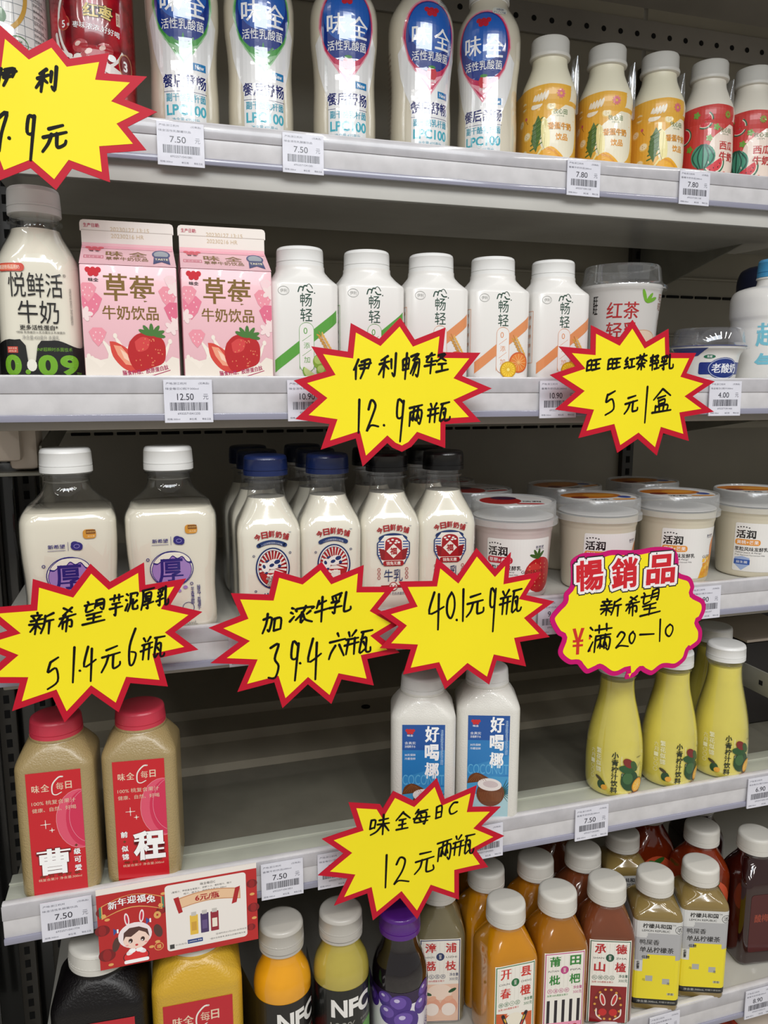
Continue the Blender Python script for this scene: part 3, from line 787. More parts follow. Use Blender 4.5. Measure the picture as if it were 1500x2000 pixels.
    P.poly(smooth_line([(-2, 34), (4, 40), (14, 42), (24, 37), (27, 29), (25, 17), (14, 12), (4, 9), (-2, 16), (-4, 26), (-2, 34)], 4)[:-1], (186, 28, 34))
    P.poly(smooth_line([(2, 34), (8, 38), (14, 36), (12, 28), (4, 26), (2, 34)], 4)[:-1], (214, 66, 66))
    random.seed(3)
    for _ in range(34):
        x, y = random.uniform(-1, 25), random.uniform(13, 38)
        if ((x - 12) / 14)**2 + ((y - 26) / 14)**2 < .85: P.ell(x, y, .45, .7, (226, 130, 90), n=6)
    for a in (20, 55, 90, 125, 155, -10): P.ell(16 + 6 * math.cos(R_(a)), 40 + 4 * math.sin(R_(a)), 5.5, 1.8, (70, 120, 52), a, 10)
    P.t('膳食纤维、胶原蛋白肽', 10, 9.5, 4.2, mg, 38, .02, rot=8, arc=-1.2); P.line([(-9, 3.2), (10, 4.6), (30, 10.5)], .6, mg, smooth=True)
    P.t('净含量', -30, 5, 2.4, (200, 190, 185), 8)
    P.done('front_label', t)
    ny, nz = -(CG - CH), (CD - 1.6); L = math.hypot(ny, nz)
    def gm(u, v, e):
        q = v / L
        return Vector((u * .001, (-CD + (CD - 1.6) * q + ny / L * e) * .001, (CH + (CG - CH) * q + nz / L * e) * .001))
    P = Print(gm, step=0, de=.02)
    P.rect(-CW + 1, L - 6, CW - 1.5, L - 1, (240, 170, 185)); P.t('味', -11, 22, 10, gold, 14, .02); P.t('全', 8, 22, 10, gold, 15, .02); P.t('草莓牛奶饮品', -1, 12, 7, gold, 34, .01)
    for dx, dy in ((-5, 2), (0, 2), (5, 2), (-2.5, -2), (2.5, -2)): P.ell(-27 + dx, 31 + dy, 2.6, 2.2, (216, 70, 90), n=10)
    P.t('味 全', -27, 26, 3, B_, 8, .02); P.box_line(-35, 12, -20, 17, .5, (210, 90, 120)); P.t('营养健康', -27.5, 14.5, 3, (210, 90, 120), 12)
    P.ell(27, 24, 7.5, 9, (40, 62, 120)); P.ell(27, 24, 6, 7.2, (150, 160, 170)); P.poly([(21, 20), (33, 20), (34, 4), (27, 9), (20, 4)], (28, 50, 110)); P.t('TASTE', 27, 14, 4, (240, 230, 190), 11, .02)
    P.done('gable_print', t)
    P = Print(flatmap(-1.6, 0), step=0, de=.02)
    P.rect(-CW + 1.3, CG - .5, CW - 1.3, CG + 2.2, (244, 190, 198)); P.line([(-CW + 1, CT - 8.5), (CW - 1, CT - 8.5)], .4, (200, 190, 182))
    P.t('生产日期:', -29, CT - 4.5, 3.4, (190, 30, 80), 13, .01); P.t('20230127 13:15', 2, CT - 7, 3.4, (214, 192, 160), 32); P.t('20230216 HR', 0, CT - 12.5, 3.4, (214, 192, 160), 27)
    P.done('fin_print', t)
    return t

# ---- white slim-neck yogurt bottle with a diagonal band
cq_form = Form([(0, 28, 23, 9), (1.5, 30, 25, 10), (6, 31.4, 26.5, 11), (86, 31.4, 26.5, 11), (88, 31.0, 26.2, 12), (89.5, 30, 25.4, 14), (99, 23, 23, 23), (101, 22.3, 22.3, 22.3), (104, 22.2, 22.2, 22.2)], 2)
def make_cq(col, fruit):
    t = thing('yogurt_bottle'); f = cq_form
    f.build('bottle_body', M['white'], t); cap(t, 103, 121, 21.6, M['capw'], taper=.3)
    P = Print(f.wrap, e0=.2, flat=19, step=3, de=.035)
    dk = (32, 70, 56)
    P.poly([(-29, 20), (29, 65), (29, 54), (-29, 9)], col)
    for k, c in ((-1, (240, 240, 235)),):
        P.rr(-6.8, 10, 6.8, 53, 6.5, (236, 234, 230))
    P.ring(0, 46.8, 6.6, 6.6, .35, col, 16, 0, 180); P.line([(-6.6, 12), (-6.6, 46.8)], .35, col); P.line([(6.6, 12), (6.6, 46.8)], .35, col); P.ring(0, 16, 6.6, 6.6, .35, col, 16, 180, 360)
    P.t('0', -1, 46, 5.4, col); P.line([(-4, 37), (4, 42.5)], .35, col); P.t('添', 0, 33, 5.4, col); P.line([(-4, 24), (4, 29.5)], .35, col); P.t('加', 0, 20.5, 5.6, col)
    P.t('畅', 0, 73, 11.5, dk, 10.5, .0); P.t('轻', 0, 60, 11.5, dk, 11, .0); P.ell(7.8, 79, .6, .6, dk, n=8)
    for a, b in (((-7, 80), (-3, 84)), ((-3, 81), (1, 85)), ((1, 82), (6, 80))): P.line([a, ((a[0] + b[0]) / 2 - .5, b[1]), b], 1.1, dk, smooth=True)
    P.line([(1, 86), (3.5, 86.6), (6, 83)], .6, dk, smooth=True)
    P.ring(-20, 80.5, 4.8, 3.6, .5, (176, 176, 172)); P.t('伊利', -20, 80.5, 3.2, (176, 176, 172), 6.4)
    P.t('20230128', 3, 95, 1.8, (200, 200, 198), 13) if False else None
    # wheat
    for k in range(7):
        x, y = 13 + k * 1.5, 42 - k * 2.6
        P.ell(x - 1.8, y, 2.6, .8, (206, 150, 60), -30, 8); P.ell(x + 1.6, y + 1, 2.6, .8, (224, 176, 90), -80, 8)
    P.line([(11, 46), (24, 22)], .5, (190, 140, 60))
    if fruit == 'grape':
        for x, y, r in ((12, 19, 6.6), (19, 23, 6), (22, 14, 6.6), (14, 11, 5.6)): P.ell(x, y, r, r * 1.05, (130, 168, 60)); P.ell(x - r * .25, y + r * .25, r * .6, r * .6, (176, 202, 108), n=14)
        P.ell(3, 10, 7.5, 6.6, (120, 170, 60), -35, a0=180, a1=360); P.ell(3, 10.4, 6.4, 5.6, (196, 214, 140), -35, a0=180, a1=360)
    else:
        P.ell(17, 20, 10, 10, (206, 96, 50)); P.ell(17, 20, 8.6, 8.6, (228, 130, 60))
        for a in range(0, 360, 30): P.line([(17, 20), (17 + 8 * math.cos(R_(a)), 20 + 8 * math.sin(R_(a)))], .5, (244, 190, 120))
        P.ell(6, 13, 8.6, 8.0, (206, 156, 20)); P.ell(6, 13, 7.2, 6.8, (244, 206, 60))
        for a in range(0, 360, 24): P.line([(6 + 2 * math.cos(R_(a)), 13 + 2 * math.sin(R_(a))), (6 + 6.6 * math.cos(R_(a)), 13 + 6.2 * math.sin(R_(a)))], .4, (214, 160, 30))
        P.ell(6, 13, 1.6, 1.6, (250, 230, 130), n=10)
    P.box_line(-47, 20, -34, 70, .4, col)
    for k in range(5): P.t('营养', -40.5, 64 - k * 9, 4, col)
    P.done('front_label', t); return t

# ---- tea milk cup with domed clear lid
def make_teacup():
    t = thing('milk_tea_cup'); f = Form([(0, 31), (2, 33.5), (6, 34), (96, 41.5), (99, 42.5), (101, 42)])
    f.build('cup_body', M['grey'], t)
    bm = bmesh.new(); lathe(bm, [(97, 43), (97, 46.5), (99.5, 47), (101, 46.5), (102.5, 43.5), (105, 41.5), (119, 39.5), (121.5, 38), (121.8, 35), (119.5, 33.5), (119.5, 2)], 64, close=False); finish(bm, 'clear_lid', M['cleardome'], t)
    P = Print(f.wrap, e0=.25)
    red, br = (176, 32, 36), (150, 90, 60)
    P.t('红茶', -12, 74, 17, red, 33, .01); P.t('轻乳', -11, 54, 17, red, 34, .01)
    for a, l in ((110, 10), (50, 9), (20, 11)): P.ell(12 + l * .7 * math.cos(R_(a)), 82 + l * .7 * math.sin(R_(a)), l * .7, 2, (110, 170, 40), a, 12)
    P.t('旺', 36, 88, 7, br); P.t('旺', 36, 79, 7, br); P.t('红轻', 50, 80, 26, (190, 160, 140), 11, 0, vert=True); P.t('好喝的红茶牛乳', 43, 75, 26, (190, 170, 150), 2.6, 0, vert=True)
    P.t('旺旺', -42, 80, 18, B_, 6, .02, vert=True); P.ring(40, 62, 4, 4, .4, br)
    P.ell(12, 46, 18, 9, (206, 170, 140)); P.ell(12, 47, 15, 7, (226, 204, 180))
    P.done('front_label', t); return t

def make_yogcup():
    t = thing('yogurt_cup'); f = Form([(0, 27), (2, 29), (30, 33), (36, 36.5), (38, 39), (40, 39.5)])
    f.build('cup_body', M['white'], t)
    bm = bmesh.new(); lathe(bm, [(38, 40), (38, 42.5), (40.5, 43), (42, 41), (44, 38.5), (58, 36.5), (60, 34.5), (60, 2)], 64, close=False); finish(bm, 'clear_lid', M['cleardome'], t)
    bm = bmesh.new(); lathe(bm, [(40.2, 40.5), (41.0, 40.5)], 64); finish(bm, 'foil_lid', mat('blue_foil', (30, 52, 130), .35, coat=.5), t)
    P = Print(f.wrap, e0=.3)
    bl = (26, 50, 128)
    P.rr(-20, 10, 34, 23, 2, bl); P.ell(7, 16.5, 18, 11.5, bl, n=30); P.ring(7, 16.5, 17, 10.5, .6, (200, 210, 230))
    P.t('老酸奶', 8, 16.5, 10.5, (240, 242, 248), 30, .02); P.ell(-10, 29, 6, 2, (30, 110, 80)); P.t('青藏', -10, 29, 2.6, W_)
    P.poly([(-60, 38), (-14, 38), (-22, 30), (-60, 24)], bl)
    P.done('front_label', t); return t

def make_bigwhite():
    t = thing('large_yogurt_bottle'); f = Form([(0, 38), (2, 42), (8, 44), (58, 44), (60, 43), (70, 43), (76, 45), (94, 45), (104, 41), (109, 28), (111, 19), (118, 17.5), (121, 17.5)])
    f.build('bottle_body', M['white'], t)
    bm = bmesh.new(); lathe(bm, [(117.5, 17), (118, 19), (119.5, 19), (120, 17)], 40); finish(bm, 'neck_ring', M['white'], t)
    cap(t, 120, 140, 18.5, M['capblue'])
    P = Print(f.wrap, e0=.25); c = (120, 196, 216)
    P.t('超', -12, 54, 26, c, 24, .03); P.t('浓', 14, 54, 26, c, 24, .03); P.t('气', -12, 22, 24, c, 24, .03); P.t('泡', 14, 22, 24, c, 24, .03)
    P.done('front_label', t); return t

# ---- square milk bottles of the third shelf
thick_form = Form([(0, 33, 31, 11), (2, 37, 35, 13), (8, 38.6, 36.6, 14), (40, 37.6, 35.6, 14), (88, 40, 38, 14), (103, 39.8, 37.8, 15), (110, 38, 36, 17), (115, 34, 32, 19), (121, 27.5, 27, 22), (128, 21.5, 21.5, 21), (134, 19.3, 19.3, 19.3), (138, 18.8, 18.8, 18.8), (148, 18.8, 18.8, 18.8)])
def make_thick():
    t = thing('thick_milk_bottle'); f = thick_form
    f.build('clear_bottle', M['clear'], t, bottom=False, top=False)
    f.build('milk_fill', M['milkwarm'], t, z1=112.5, inset=.8)
    bm = bmesh.new(); lathe(bm, [(141, 18.6), (141.3, 21.8), (143.4, 21.8), (143.8, 18.6)], 48, close=False); lathe(bm, [(136, 18.9), (136.6, 19.8), (137.2, 18.9)], 48, close=False); finish(bm, 'neck_ring', M['clear'], t)
    cap(t, 144.5, 165.5, 22, M['capw'])
    P = Print(f.wrap, e0=.3, flat=24, step=3)
    nv, pu = (44, 36, 116), (160, 126, 188)
    P.t('新希望', -10, 84.5, 3.6, nv, 13.5, .02); P.line([(-17, 81), (-3, 81)], .35, nv); P.line([(-.8, 80.5), (-.8, 88)], .3, nv)
    P.ell(6, 84, 4.8, 3.6, nv); P.ell(4.5, 86, 3, 2.4, nv); P.ell(8, 82.5, 2.6, 2.2, nv); P.ring(6, 84, 2.2, 1.6, .4, (150, 140, 200))
    P.rr(11.5, 90, 22, 98, 2.6, (206, 142, 48)); P.rect(14, 94, 21.6, 97.6, (120, 70, 20)); P.t('新鲜更营养', 18, 95.8, 1.6, (230, 180, 100), 7); P.t('活力厚', 18, 92, 1.6, (250, 220, 170), 6)
    P.ell(-1, 58.5, 18.6, 16.6, nv, n=36); P.ell(-1, 58.5, 17.8, 15.8, (236, 230, 214), n=36); P.ell(-1, 57.5, 17.2, 14.8, nv, n=36); P.ell(-1, 57.5, 16.6, 14.2, pu, n=36)
    P.poly(smooth_line([(-17, 64), (-13, 63), (-8, 67), (-4, 66), (0, 70), (4, 67), (8, 69), (12, 64), (16, 63), (14, 69), (6, 74), (-6, 74), (-14, 69), (-17, 64)], 3)[:-1], nv)
    P.poly(smooth_line([(-16, 65.2), (-12.5, 64.4), (-8, 68.2), (-4, 67.2), (0, 71), (4, 68.4), (8.4, 70), (12, 65.4), (15, 65), (13, 69), (6, 73.3), (-6, 73.3), (-13, 69), (-16, 65.2)], 3)[:-1], (236, 230, 214))
    P.t('厚', -2, 57, 22, nv, 21.5, .02)
    P.ring(-21, 68, 1.2, 1.2, .6, nv, 10); P.ring(15.5, 44, 1.2, 1.2, .6, nv, 10); P.ell(10, 41, 2, 1.6, pu); P.ell(5, 38, 1.4, 1.4, pu)
    P.t('臻选「荔浦芋', 21.5, 31, 23, nv, 3.2, .01, vert=True); P.t('芋香浓郁', 16, 33, 16, nv, 3.2, .01, vert=True); P.ring(12, 22, 5, 5, .5, nv, 16)
    P.t('450mL', 12, 8, 3.4, (150, 148, 140), 15)
    P.done('front_label', t); return t

mb_form = Form([(0, 24, 24, 8), (1.5, 27, 27, 10), (7, 29.4, 29.4, 11), (48, 29.2, 29.2, 11), (84, 29.6, 29.6, 11), (92, 28.6, 28.6, 13), (104, 23.6, 23.6, 17), (113, 19.4, 19.4, 18.5), (119, 17.4, 17.4, 17.4), (126, 16.6, 16.6, 16.6), (140, 16.6, 16.6, 16.6)])
def make_daily(kind):
    t = thing('milk_bottle'); f = mb_form
    f.build('clear_bottle', M['clear'], t, bottom=False, top=False)
    f.build('milk_fill', M['milk'], t, z1=117, inset=.7)
    bm = bmesh.new(); lathe(bm, [(131, 16.4), (131.4, 19.8), (133.4, 19.8), (133.8, 16.4)], 48, close=False); finish(bm, 'neck_ring', M['clear'], t)
    cap(t, 137.5, 156, 20.6, M['capnavy'] if kind == 'navy' else (M['capblack'] if kind == 'black' else M['capdnavy']))
    if kind == 'back': return t
    P = Print(f.wrap, e0=.3, flat=18, step=3)
    rd, nv = (164, 30, 36), (30, 54, 104)
    for i, ch in enumerate('今日鲜奶铺'):
        a = (i - 2); P.t(ch, 1.5 + a * 6.4, 86 - abs(a) ** 1.6 * .9, 6.2, rd, 6.0, .035, rot=-a * 7)
    P.t('TM', 18, 87, 1.2, nv)
    arc = [(1.5 + 24 * math.sin(R_(a)), 55.5 + 23 * math.cos(R_(a))) for a in range(-30, 31, 6)]
    P.line(arc, 4, nv); P.t('一口浓郁回到小时候', 1.5, 77.8, 1.7, (210, 214, 226), 19, arc=2.3)
    if kind == 'navy':
        P.ell(2, 54, 15.6, 19.4, nv, n=36); P.ell(2, 54, 14.2, 18, (238, 232, 220), n=36); P.ell(2, 54, 13.2, 17, nv, n=36); P.ell(2, 54, 12.6, 16.4, (238, 232, 220), n=36)
        for a in range(0, 360, 15):
            if 200 < a < 340: continue
            P.line([(2 + 2 * math.cos(R_(a)), 54 + 2 * math.sin(R_(a))), (2 + 12.2 * math.cos(R_(a)), 54 + 16 * math.sin(R_(a)))], .5, rd, w2=2)
        P.ell(2, 54, 12.6, 16.4, (176, 40, 40), a0=195, a1=345)
        P.ell(3, 58, 7, 4.6, (238, 234, 226), 15); P.ell(-5, 55, 3.4, 5, (238, 234, 226), 20)       # cow
        for x, y, a_, b_ in ((6, 60, 3, 2), (1, 57, 2.4, 1.6), (8, 56, 1.6, 1.6), (-6, 56, 1.4, 2), (-3, 61, 2, 1), (-4, 50, 1.4, 1)): P.ell(x, y, a_, b_, nv, 20, 10)
        P.t('濃', 2, 43, 12, (240, 232, 220), 13, .06, halo=rd, hb=.06)
        for x, y in ((-15, 66), (18, 68), (-14, 33)): P.ring(x, y, .9, .9, .5, nv, 8)
        P.t('牛乳', 2, 26, 10, nv, 20, .01)
    else:
        oc = [(-14, 60), (-14, 71), (-7, 79), (11, 79), (18, 71), (18, 60), (13, 50), (-9, 50)]
        P.poly(oc, nv); P.poly([(2 + (x - 2) * .93, 64 + (y - 64) * .94) for x, y in oc], (238, 232, 220)); 
        for k in range(7): P.rect(-12.6, 56 + k * 2.6, 16.6, 57.2 + k * 2.6, (60, 90, 150))
        P.rect(-7, 52, 11, 78, (238, 232, 220))
        P.poly([(-6, 71), (10, 71), (11, 54), (-7, 54)], rd); P.poly([(-12, 66), (-6, 64), (-7, 54), (-10, 55)], (140, 24, 30)); P.poly([(16, 66), (10, 64), (11, 54), (14, 55)], (140, 24, 30))
        P.ell(2, 71.5, 8, 5, rd); 
        for x, y in ((-3, 73), (1, 74), (5, 73), (-1, 71), (4, 71), (7, 71.5)): P.ell(x, y, 1.4, .9, (240, 236, 228), n=8)
        P.poly([(2, 70), (9, 63), (2, 56), (-5, 63)], (238, 232, 220)); P.t('福', 2, 63, 7, rd, 7, .04)
        P.rr(-8, 48.5, 12, 53.5, 2, rd); P.t('钱兔无量', 2, 51, 3.4, (240, 232, 220), 14, .02)
        P.t('牛乳', 2, 39, 12, nv, 18, .0)
        for x in (-12, 15): P.ring(x, 45, 1.3, 1.5, .5, rd, 8); P.ring(x, 41, 1.3, 1.5, .5, rd, 8); P.ring(x, 37, 1.3, 1.5, .5, rd, 8)
        P.ell(2, 28, 4.4, 4.4, rd); P.ell(2, 28, 3.6, 3.6, (238, 232, 220)); P.t('3.6', 2, 28, 3.6, rd, 6.4, .03); P.rect(6, 27, 14, 29.4, rd); P.rect(-10, 27, -2, 29.4, rd)
        P.t('255毫升 巴氏杀菌乳', 2, 21, 3.0, nv, 22)
    P.done('front_label', t); return t

# ---- yogurt tub with frosted lid
tub_form = Form([(0, 33), (2, 36), (6, 37), (68, 41), (72, 42), (80, 42.6), (82, 43)])
def make_tub(kind, front=True):
    t = thing('yogurt_tub'); f = tub_form
    f.build('tub_body', M['yogp'] if kind == 'berry' else M['yog'], t)
    bm = bmesh.new(); lathe(bm, [(77, 43.3), (76.8, 46.8), (78, 47), (83, 47), (83.6, 46.2), (84.2, 45), (99.6, 44.6), (100.6, 43.8), (100.8, 42.6), (99, 41.6), (99, 2)], 72, close=False)
    finish(bm, 'frosted_lid', M['frost'], t)
    bm = bmesh.new(); lathe(bm, [(84, 42.4), (84.6, 42.4)], 48); finish(bm, 'foil_seal', M['white'], t)
    P = Print(lambda u, v, e: Vector((u * .001, v * .001, (99.3 + e) * .001)), step=0)
    P.ell(0, 0, 40, 40, (232, 230, 226), n=48)
    if kind == 'berry': P.ell(-14, -4, 22, 26, (176, 34, 34)); P.ell(-10, 14, 14, 12, (60, 24, 60)); P.t('活润', 18, -8, 9, B_, 20, .03); P.rr(2, -28, 30, -20, 3, (200, 40, 50))
    else: P.ell(-6, 8, 34, 22, (206, 120, 30)); P.ell(4, 10, 18, 12, (236, 160, 50)); P.ell(-24, -6, 10, 8, (120, 40, 20)); P.t('活润', -10, -24, 9, B_, 20, .03); P.rr(6, -28, 32, -20, 3, (232, 150, 40)); P.ell(26, -8, 7, 8, (60, 80, 160))
    P.done('lid_print', t)
    if not front: return t
    P = Print(f.wrap, e0=.3, step=3)
    P.rr(-30, 8, 44, 65, 2, (236, 234, 230))
    P.t('活润', -18, 52, 10, B_, 21, .03); 
    for k in range(5): P.ell(-27 + k * 3, 59.5 + math.sin(k * .8), .9, .8, (60, 60, 60), n=8)
    P.t('新希望', 28, 56, 3, (60, 60, 90), 11, .02); P.line([(23, 53.6), (34, 53.6)], .4, (60, 60, 90))
    oc = (196, 44, 60) if kind == 'berry' else (232, 152, 60)
    P.rr(-29, 39, -2, 46, 3, oc); P.t('草莓+桑葚' if kind == 'berry' else '黄桃+芒果', -15.5, 42.5, 4.6, W_, 23, .01)
    P.t('果粒风味发酵乳', -11, 34.5, 5.0, B_, 36, .02); P.t('Yellow peach & Mango' if kind != 'berry' else 'Strawberry & Mulberry', -14, 30.2, 1.9, B_, 28, .01); P.t('Fruit Flavored Fermented Milk', -12, 27.4, 1.6, (90, 90, 90), 32)
    P.poly([(-28, 24), (-20, 26), (-12, 24), (-12, 16), (-20, 9), (-28, 16)], (160, 180, 220)); P.rect(-28.5, 16, -11.5, 22, (50, 90, 170)); P.t('益生菌', -20, 19, 3, W_, 12); P.t('净含量:370克', -20, 10, 3.4, B_, 22) if False else None
    if kind == 'berry':
        P.ell(30, 26, 20, 19, (186, 30, 34)); P.ell(22, 30, 9, 9, (206, 60, 54))
        for k in range(22): P.ell(16 + (k * 7) % 28, 12 + (k * 11) % 28, .5, .8, (240, 190, 120), n=6)
        for a in (40, 80, 120, 160): P.ell(26 + 5 * math.cos(R_(a)), 45 + 4 * math.sin(R_(a)), 6, 1.8, (60, 96, 40), a, 10)
        P.t('G(20230131)', 20, 30, 4, B_, 26)
    else:
        P.poly([(14, 8), (44, 8), (44, 52), (38, 46), (34, 36), (26, 28), (18, 20)], (232, 170, 40))
        P.ell(40, 42, 9, 12, (222, 130, 60), -20)
        for k in range(14): 
            x, y = 17 + (k * 5) % 24, 11 + (k * 7) % 20
            P.rr(x, y, x + 5, y + 4.4, 1, (246, 196, 70) if k % 2 else (226, 150, 30))
        P.t('G(20', 24, 32, 4, (90, 70, 20), 12)
    P.done('front_label', t); return t

# ---- juice bottle with chamfered shoulders (three sizes share it)
cj_form = Form([(0, 29, 26, 8), (1.5, 31.5, 28.5, 9), (6, 33, 30, 10), (121, 33, 30, 10), (125, 32.4, 29.6, 11), (132, 29.2, 27.5, 15), (140, 24.6, 24.4, 20), (143, 22.2, 22.2, 22), (145, 21.6, 21.6, 21.6), (147, 21.6, 21.6, 21.6)], 2)
def make_cj(kind):
    t = thing('juice_bottle'); f = cj_form
    body, cm = dict(cao=('peach', 'capred'), cheng=('peach', 'capred'), coco=('coco', 'capw'), grape=('grape', 'capoff'), orange=('orangej', 'capoff'))[kind]
    f.build('bottle_body', M[body], t)
    bm = bmesh.new(); lathe(bm, [(143, 21), (143.5, 23), (145.5, 23), (146, 21)], 48); finish(bm, 'neck_ring', M[body], t)
    cap(t, 145, 161.5, 22.6, M[cm], taper=.8)
    P = Print(f.wrap, e0=.25, flat=23, step=3, de=.04)
    wt, gd = (240, 236, 226), (232, 206, 178)
    def logo(y, s=1.0):
        P.t('味', -15, y, 7 * s, gd, 6.4 * s, .02); P.t('全', -7.4, y + .4, 7 * s, gd, 7 * s, .02)
        P.t('每', 4.8, y + .8, 7 * s, gd, 6.2 * s, .0); P.t('日', 12, y + 1.2, 7 * s, gd, 5.4 * s, .02)
        P.line([(7.5, y + 9.5), (4, y + 9), (-1, y + 3), (-1.5, y - 5), (1.5, y - 7), (6, y - 5)], 1.4, wt, smooth=True, w2=.8)
    if kind in ('cao', 'cheng'):
        P.dy = 12; x0, x1, y0, y1 = -22.5, 22.5, -7, 109
        P.rect(x0, y0, x1, y1, (204, 24, 38)); P.clip = (x0, y0, x1, y1)
        P.ell(20, 62, 20, 28, (226, 84, 112), n=32); P.ell(24, 62, 16, 27, (212, 44, 84), n=32); P.ring(20, 62, 20, 28, .35, (240, 160, 170)); P.ring(29, 64, 18, 26, .4, (236, 140, 160), 30, 100, 250)
        logo(94)
        P.t('100% 桃复合果汁', -1, 80.6, 4.2, gd, 36, .0); P.t('健康、自然、好喝', -1, 74, 4.0, gd, 36, .0)
        for x, y, r in ((-9, 60, 4), (-4, 54, 2)): P.line([(x, y - r), (x, y + r)], .5, wt); P.line([(x - r, y), (x + r, y)], .5, wt); P.ell(x, y, .9, .9, wt, n=8)
        if kind == 'cao':
            P.t('曹', -4, 24, 26.4, (130, 12, 24), 29.4, .07); P.t('曹', -4, 24, 25, W_, 28, .03)
            for i, ch in enumerate('级可爱'): P.t(ch, 15.5, 31 - i * 8, 6, W_, 6, .03, halo=(40, 10, 14), hb=.02)
            P.ell(15, 37, 1.4, 1.4, (110, 60, 20), n=4)
        else:
            P.t('程', 6, 25.5, 30, (130, 12, 24), 29, .075); P.t('程', 6, 25.5, 29, W_, 28, .045)
            for i, ch in enumerate('前似锦'): P.t(ch, -15.5, (38, 24, 16)[i], 6, W_, 6, .03, halo=(40, 10, 14), hb=.02)
            P.ell(-15.5, 31, 1.4, 1.4, (110, 60, 20), n=4)
        P.t('每日新好喝', 0, 9.5, 3, (130, 40, 20), 34, .02) if False else P.t('每 日 有 好 事', 0, 10.4, 2.6, (120, 50, 20), 34, .02)
        P.t('桃复合果汁 净含量:300ml', 0, 7, 2.6, gd, 36)
    elif kind == 'coco':
        P.dy = 17; x0, x1, y0, y1 = -21.5, 21.5, -13, 101
        P.rect(x0, y0, x1, y1, (40, 124, 190)); P.clip = (x0, y0, x1, y1)
        P.rect(x0, 74, x1, 101, (28, 84, 160)); P.rect(x0, y0, x1, 34, (70, 156, 206)); P.poly([(x0, 44), (x1, 58), (x1, 36), (x0, 30)], (54, 140, 200)); P.rect(x0, y0, x1, 14, (170, 206, 214))
        for dx, dy in ((-3, 1), (0, 1), (3, 1), (-1.5, -1.4), (1.5, -1.4)): P.ell(-13.5 + dx, 94 + dy, 1.9, 1.7, (206, 40, 44), n=10)
        P.t('味全', -13.5, 89.6, 2.2, W_, 6, .02)
        for i, ch in enumerate('好喝椰'): P.t(ch, 8.5, 91 - i * 19.5, 17.5, W_, 14.5, .035)
        P.t('清爽椰香清新甘甜', 18.5, 77, 38, (170, 200, 230), 3, 0, vert=True)
        P.t('含真实', -13.5, 81.6, 3, W_, 11); P.t('浓缩椰子水', -13.5, 77.8, 2.8, W_, 11); P.t('30天保鲜', -13.5, 68.8, 2.6, W_, 11); P.t('冷藏佳鲜', -13.5, 64.8, 2.6, W_, 11)
        P.t('COCONUT', 0, 42, 11, (96, 176, 222), 42, .0)
        for a in range(-60, 80, 14): P.line([(14, 16), (14 + 14 * math.cos(R_(a)), 18 + 14 * math.sin(R_(a)))], 1.2, (34, 80, 60), w2=.3)
        P.poly(smooth_line([(-21.5, 26), (-19, 34), (-12, 38), (-4, 35), (1, 31), (-8, 28), (-21.5, 26)], 3)[:-1], (110, 64, 34))
        P.ell(3, 15, 14.5, 14.5, (112, 62, 34), n=28); P.ell(2, 25, 12.6, 7, (236, 230, 226), -6, 28); P.ell(3, 25.4, 8, 3.8, (210, 196, 196), -6, 20)
        for k in range(14): P.line([(-9 + k * 1.8, 17 - abs(k - 7) * .1), (-6 + k * 1.5, 6)], .35, (160, 104, 64))
        for k in range(8): P.line([(-12 + k * .6, 37 - k * .2), (-20 + k * 2.6, 28 + k * .2)], .35, (160, 104, 64))
    else:
        P.dy = 8; x0, x1, y0, y1 = -25, 25, -3, 107
        P.rect(x0, y0, x1, y1, (190, 24, 40)); P.clip = (x0, y0, x1, y1)
        logo(92, 1.1)
        P.t('100% 葡萄汁' if kind == 'grape' else '100% 橙汁', 0, 78.6, 4.6, gd, 32, .0); P.t('健康、自然、好喝', 0, 71.8, 4.0, gd, 33, .0)
        if kind == 'grape':
            for x, y in ((22, 74), (14, 60), (24, 58), (8, 48), (20, 44)): P.ell(x, y, 8.6, 8.6, (66, 48, 110)); P.ell(x - 2, y + 2, 4, 3.6, (110, 90, 150), n=14)
        else:
            P.ell(18, 54, 26, 26, (226, 150, 40)); P.ell(18, 54, 24, 24, (240, 214, 150)); P.ell(18, 54, 22.6, 22.6, (240, 164, 40))
            for a in range(0, 360, 40): P.line([(18, 54), (18 + 22 * math.cos(R_(a)), 54 + 22 * math.sin(R_(a)))], .8, (246, 214, 140))
    P.done('front_label', t); return t

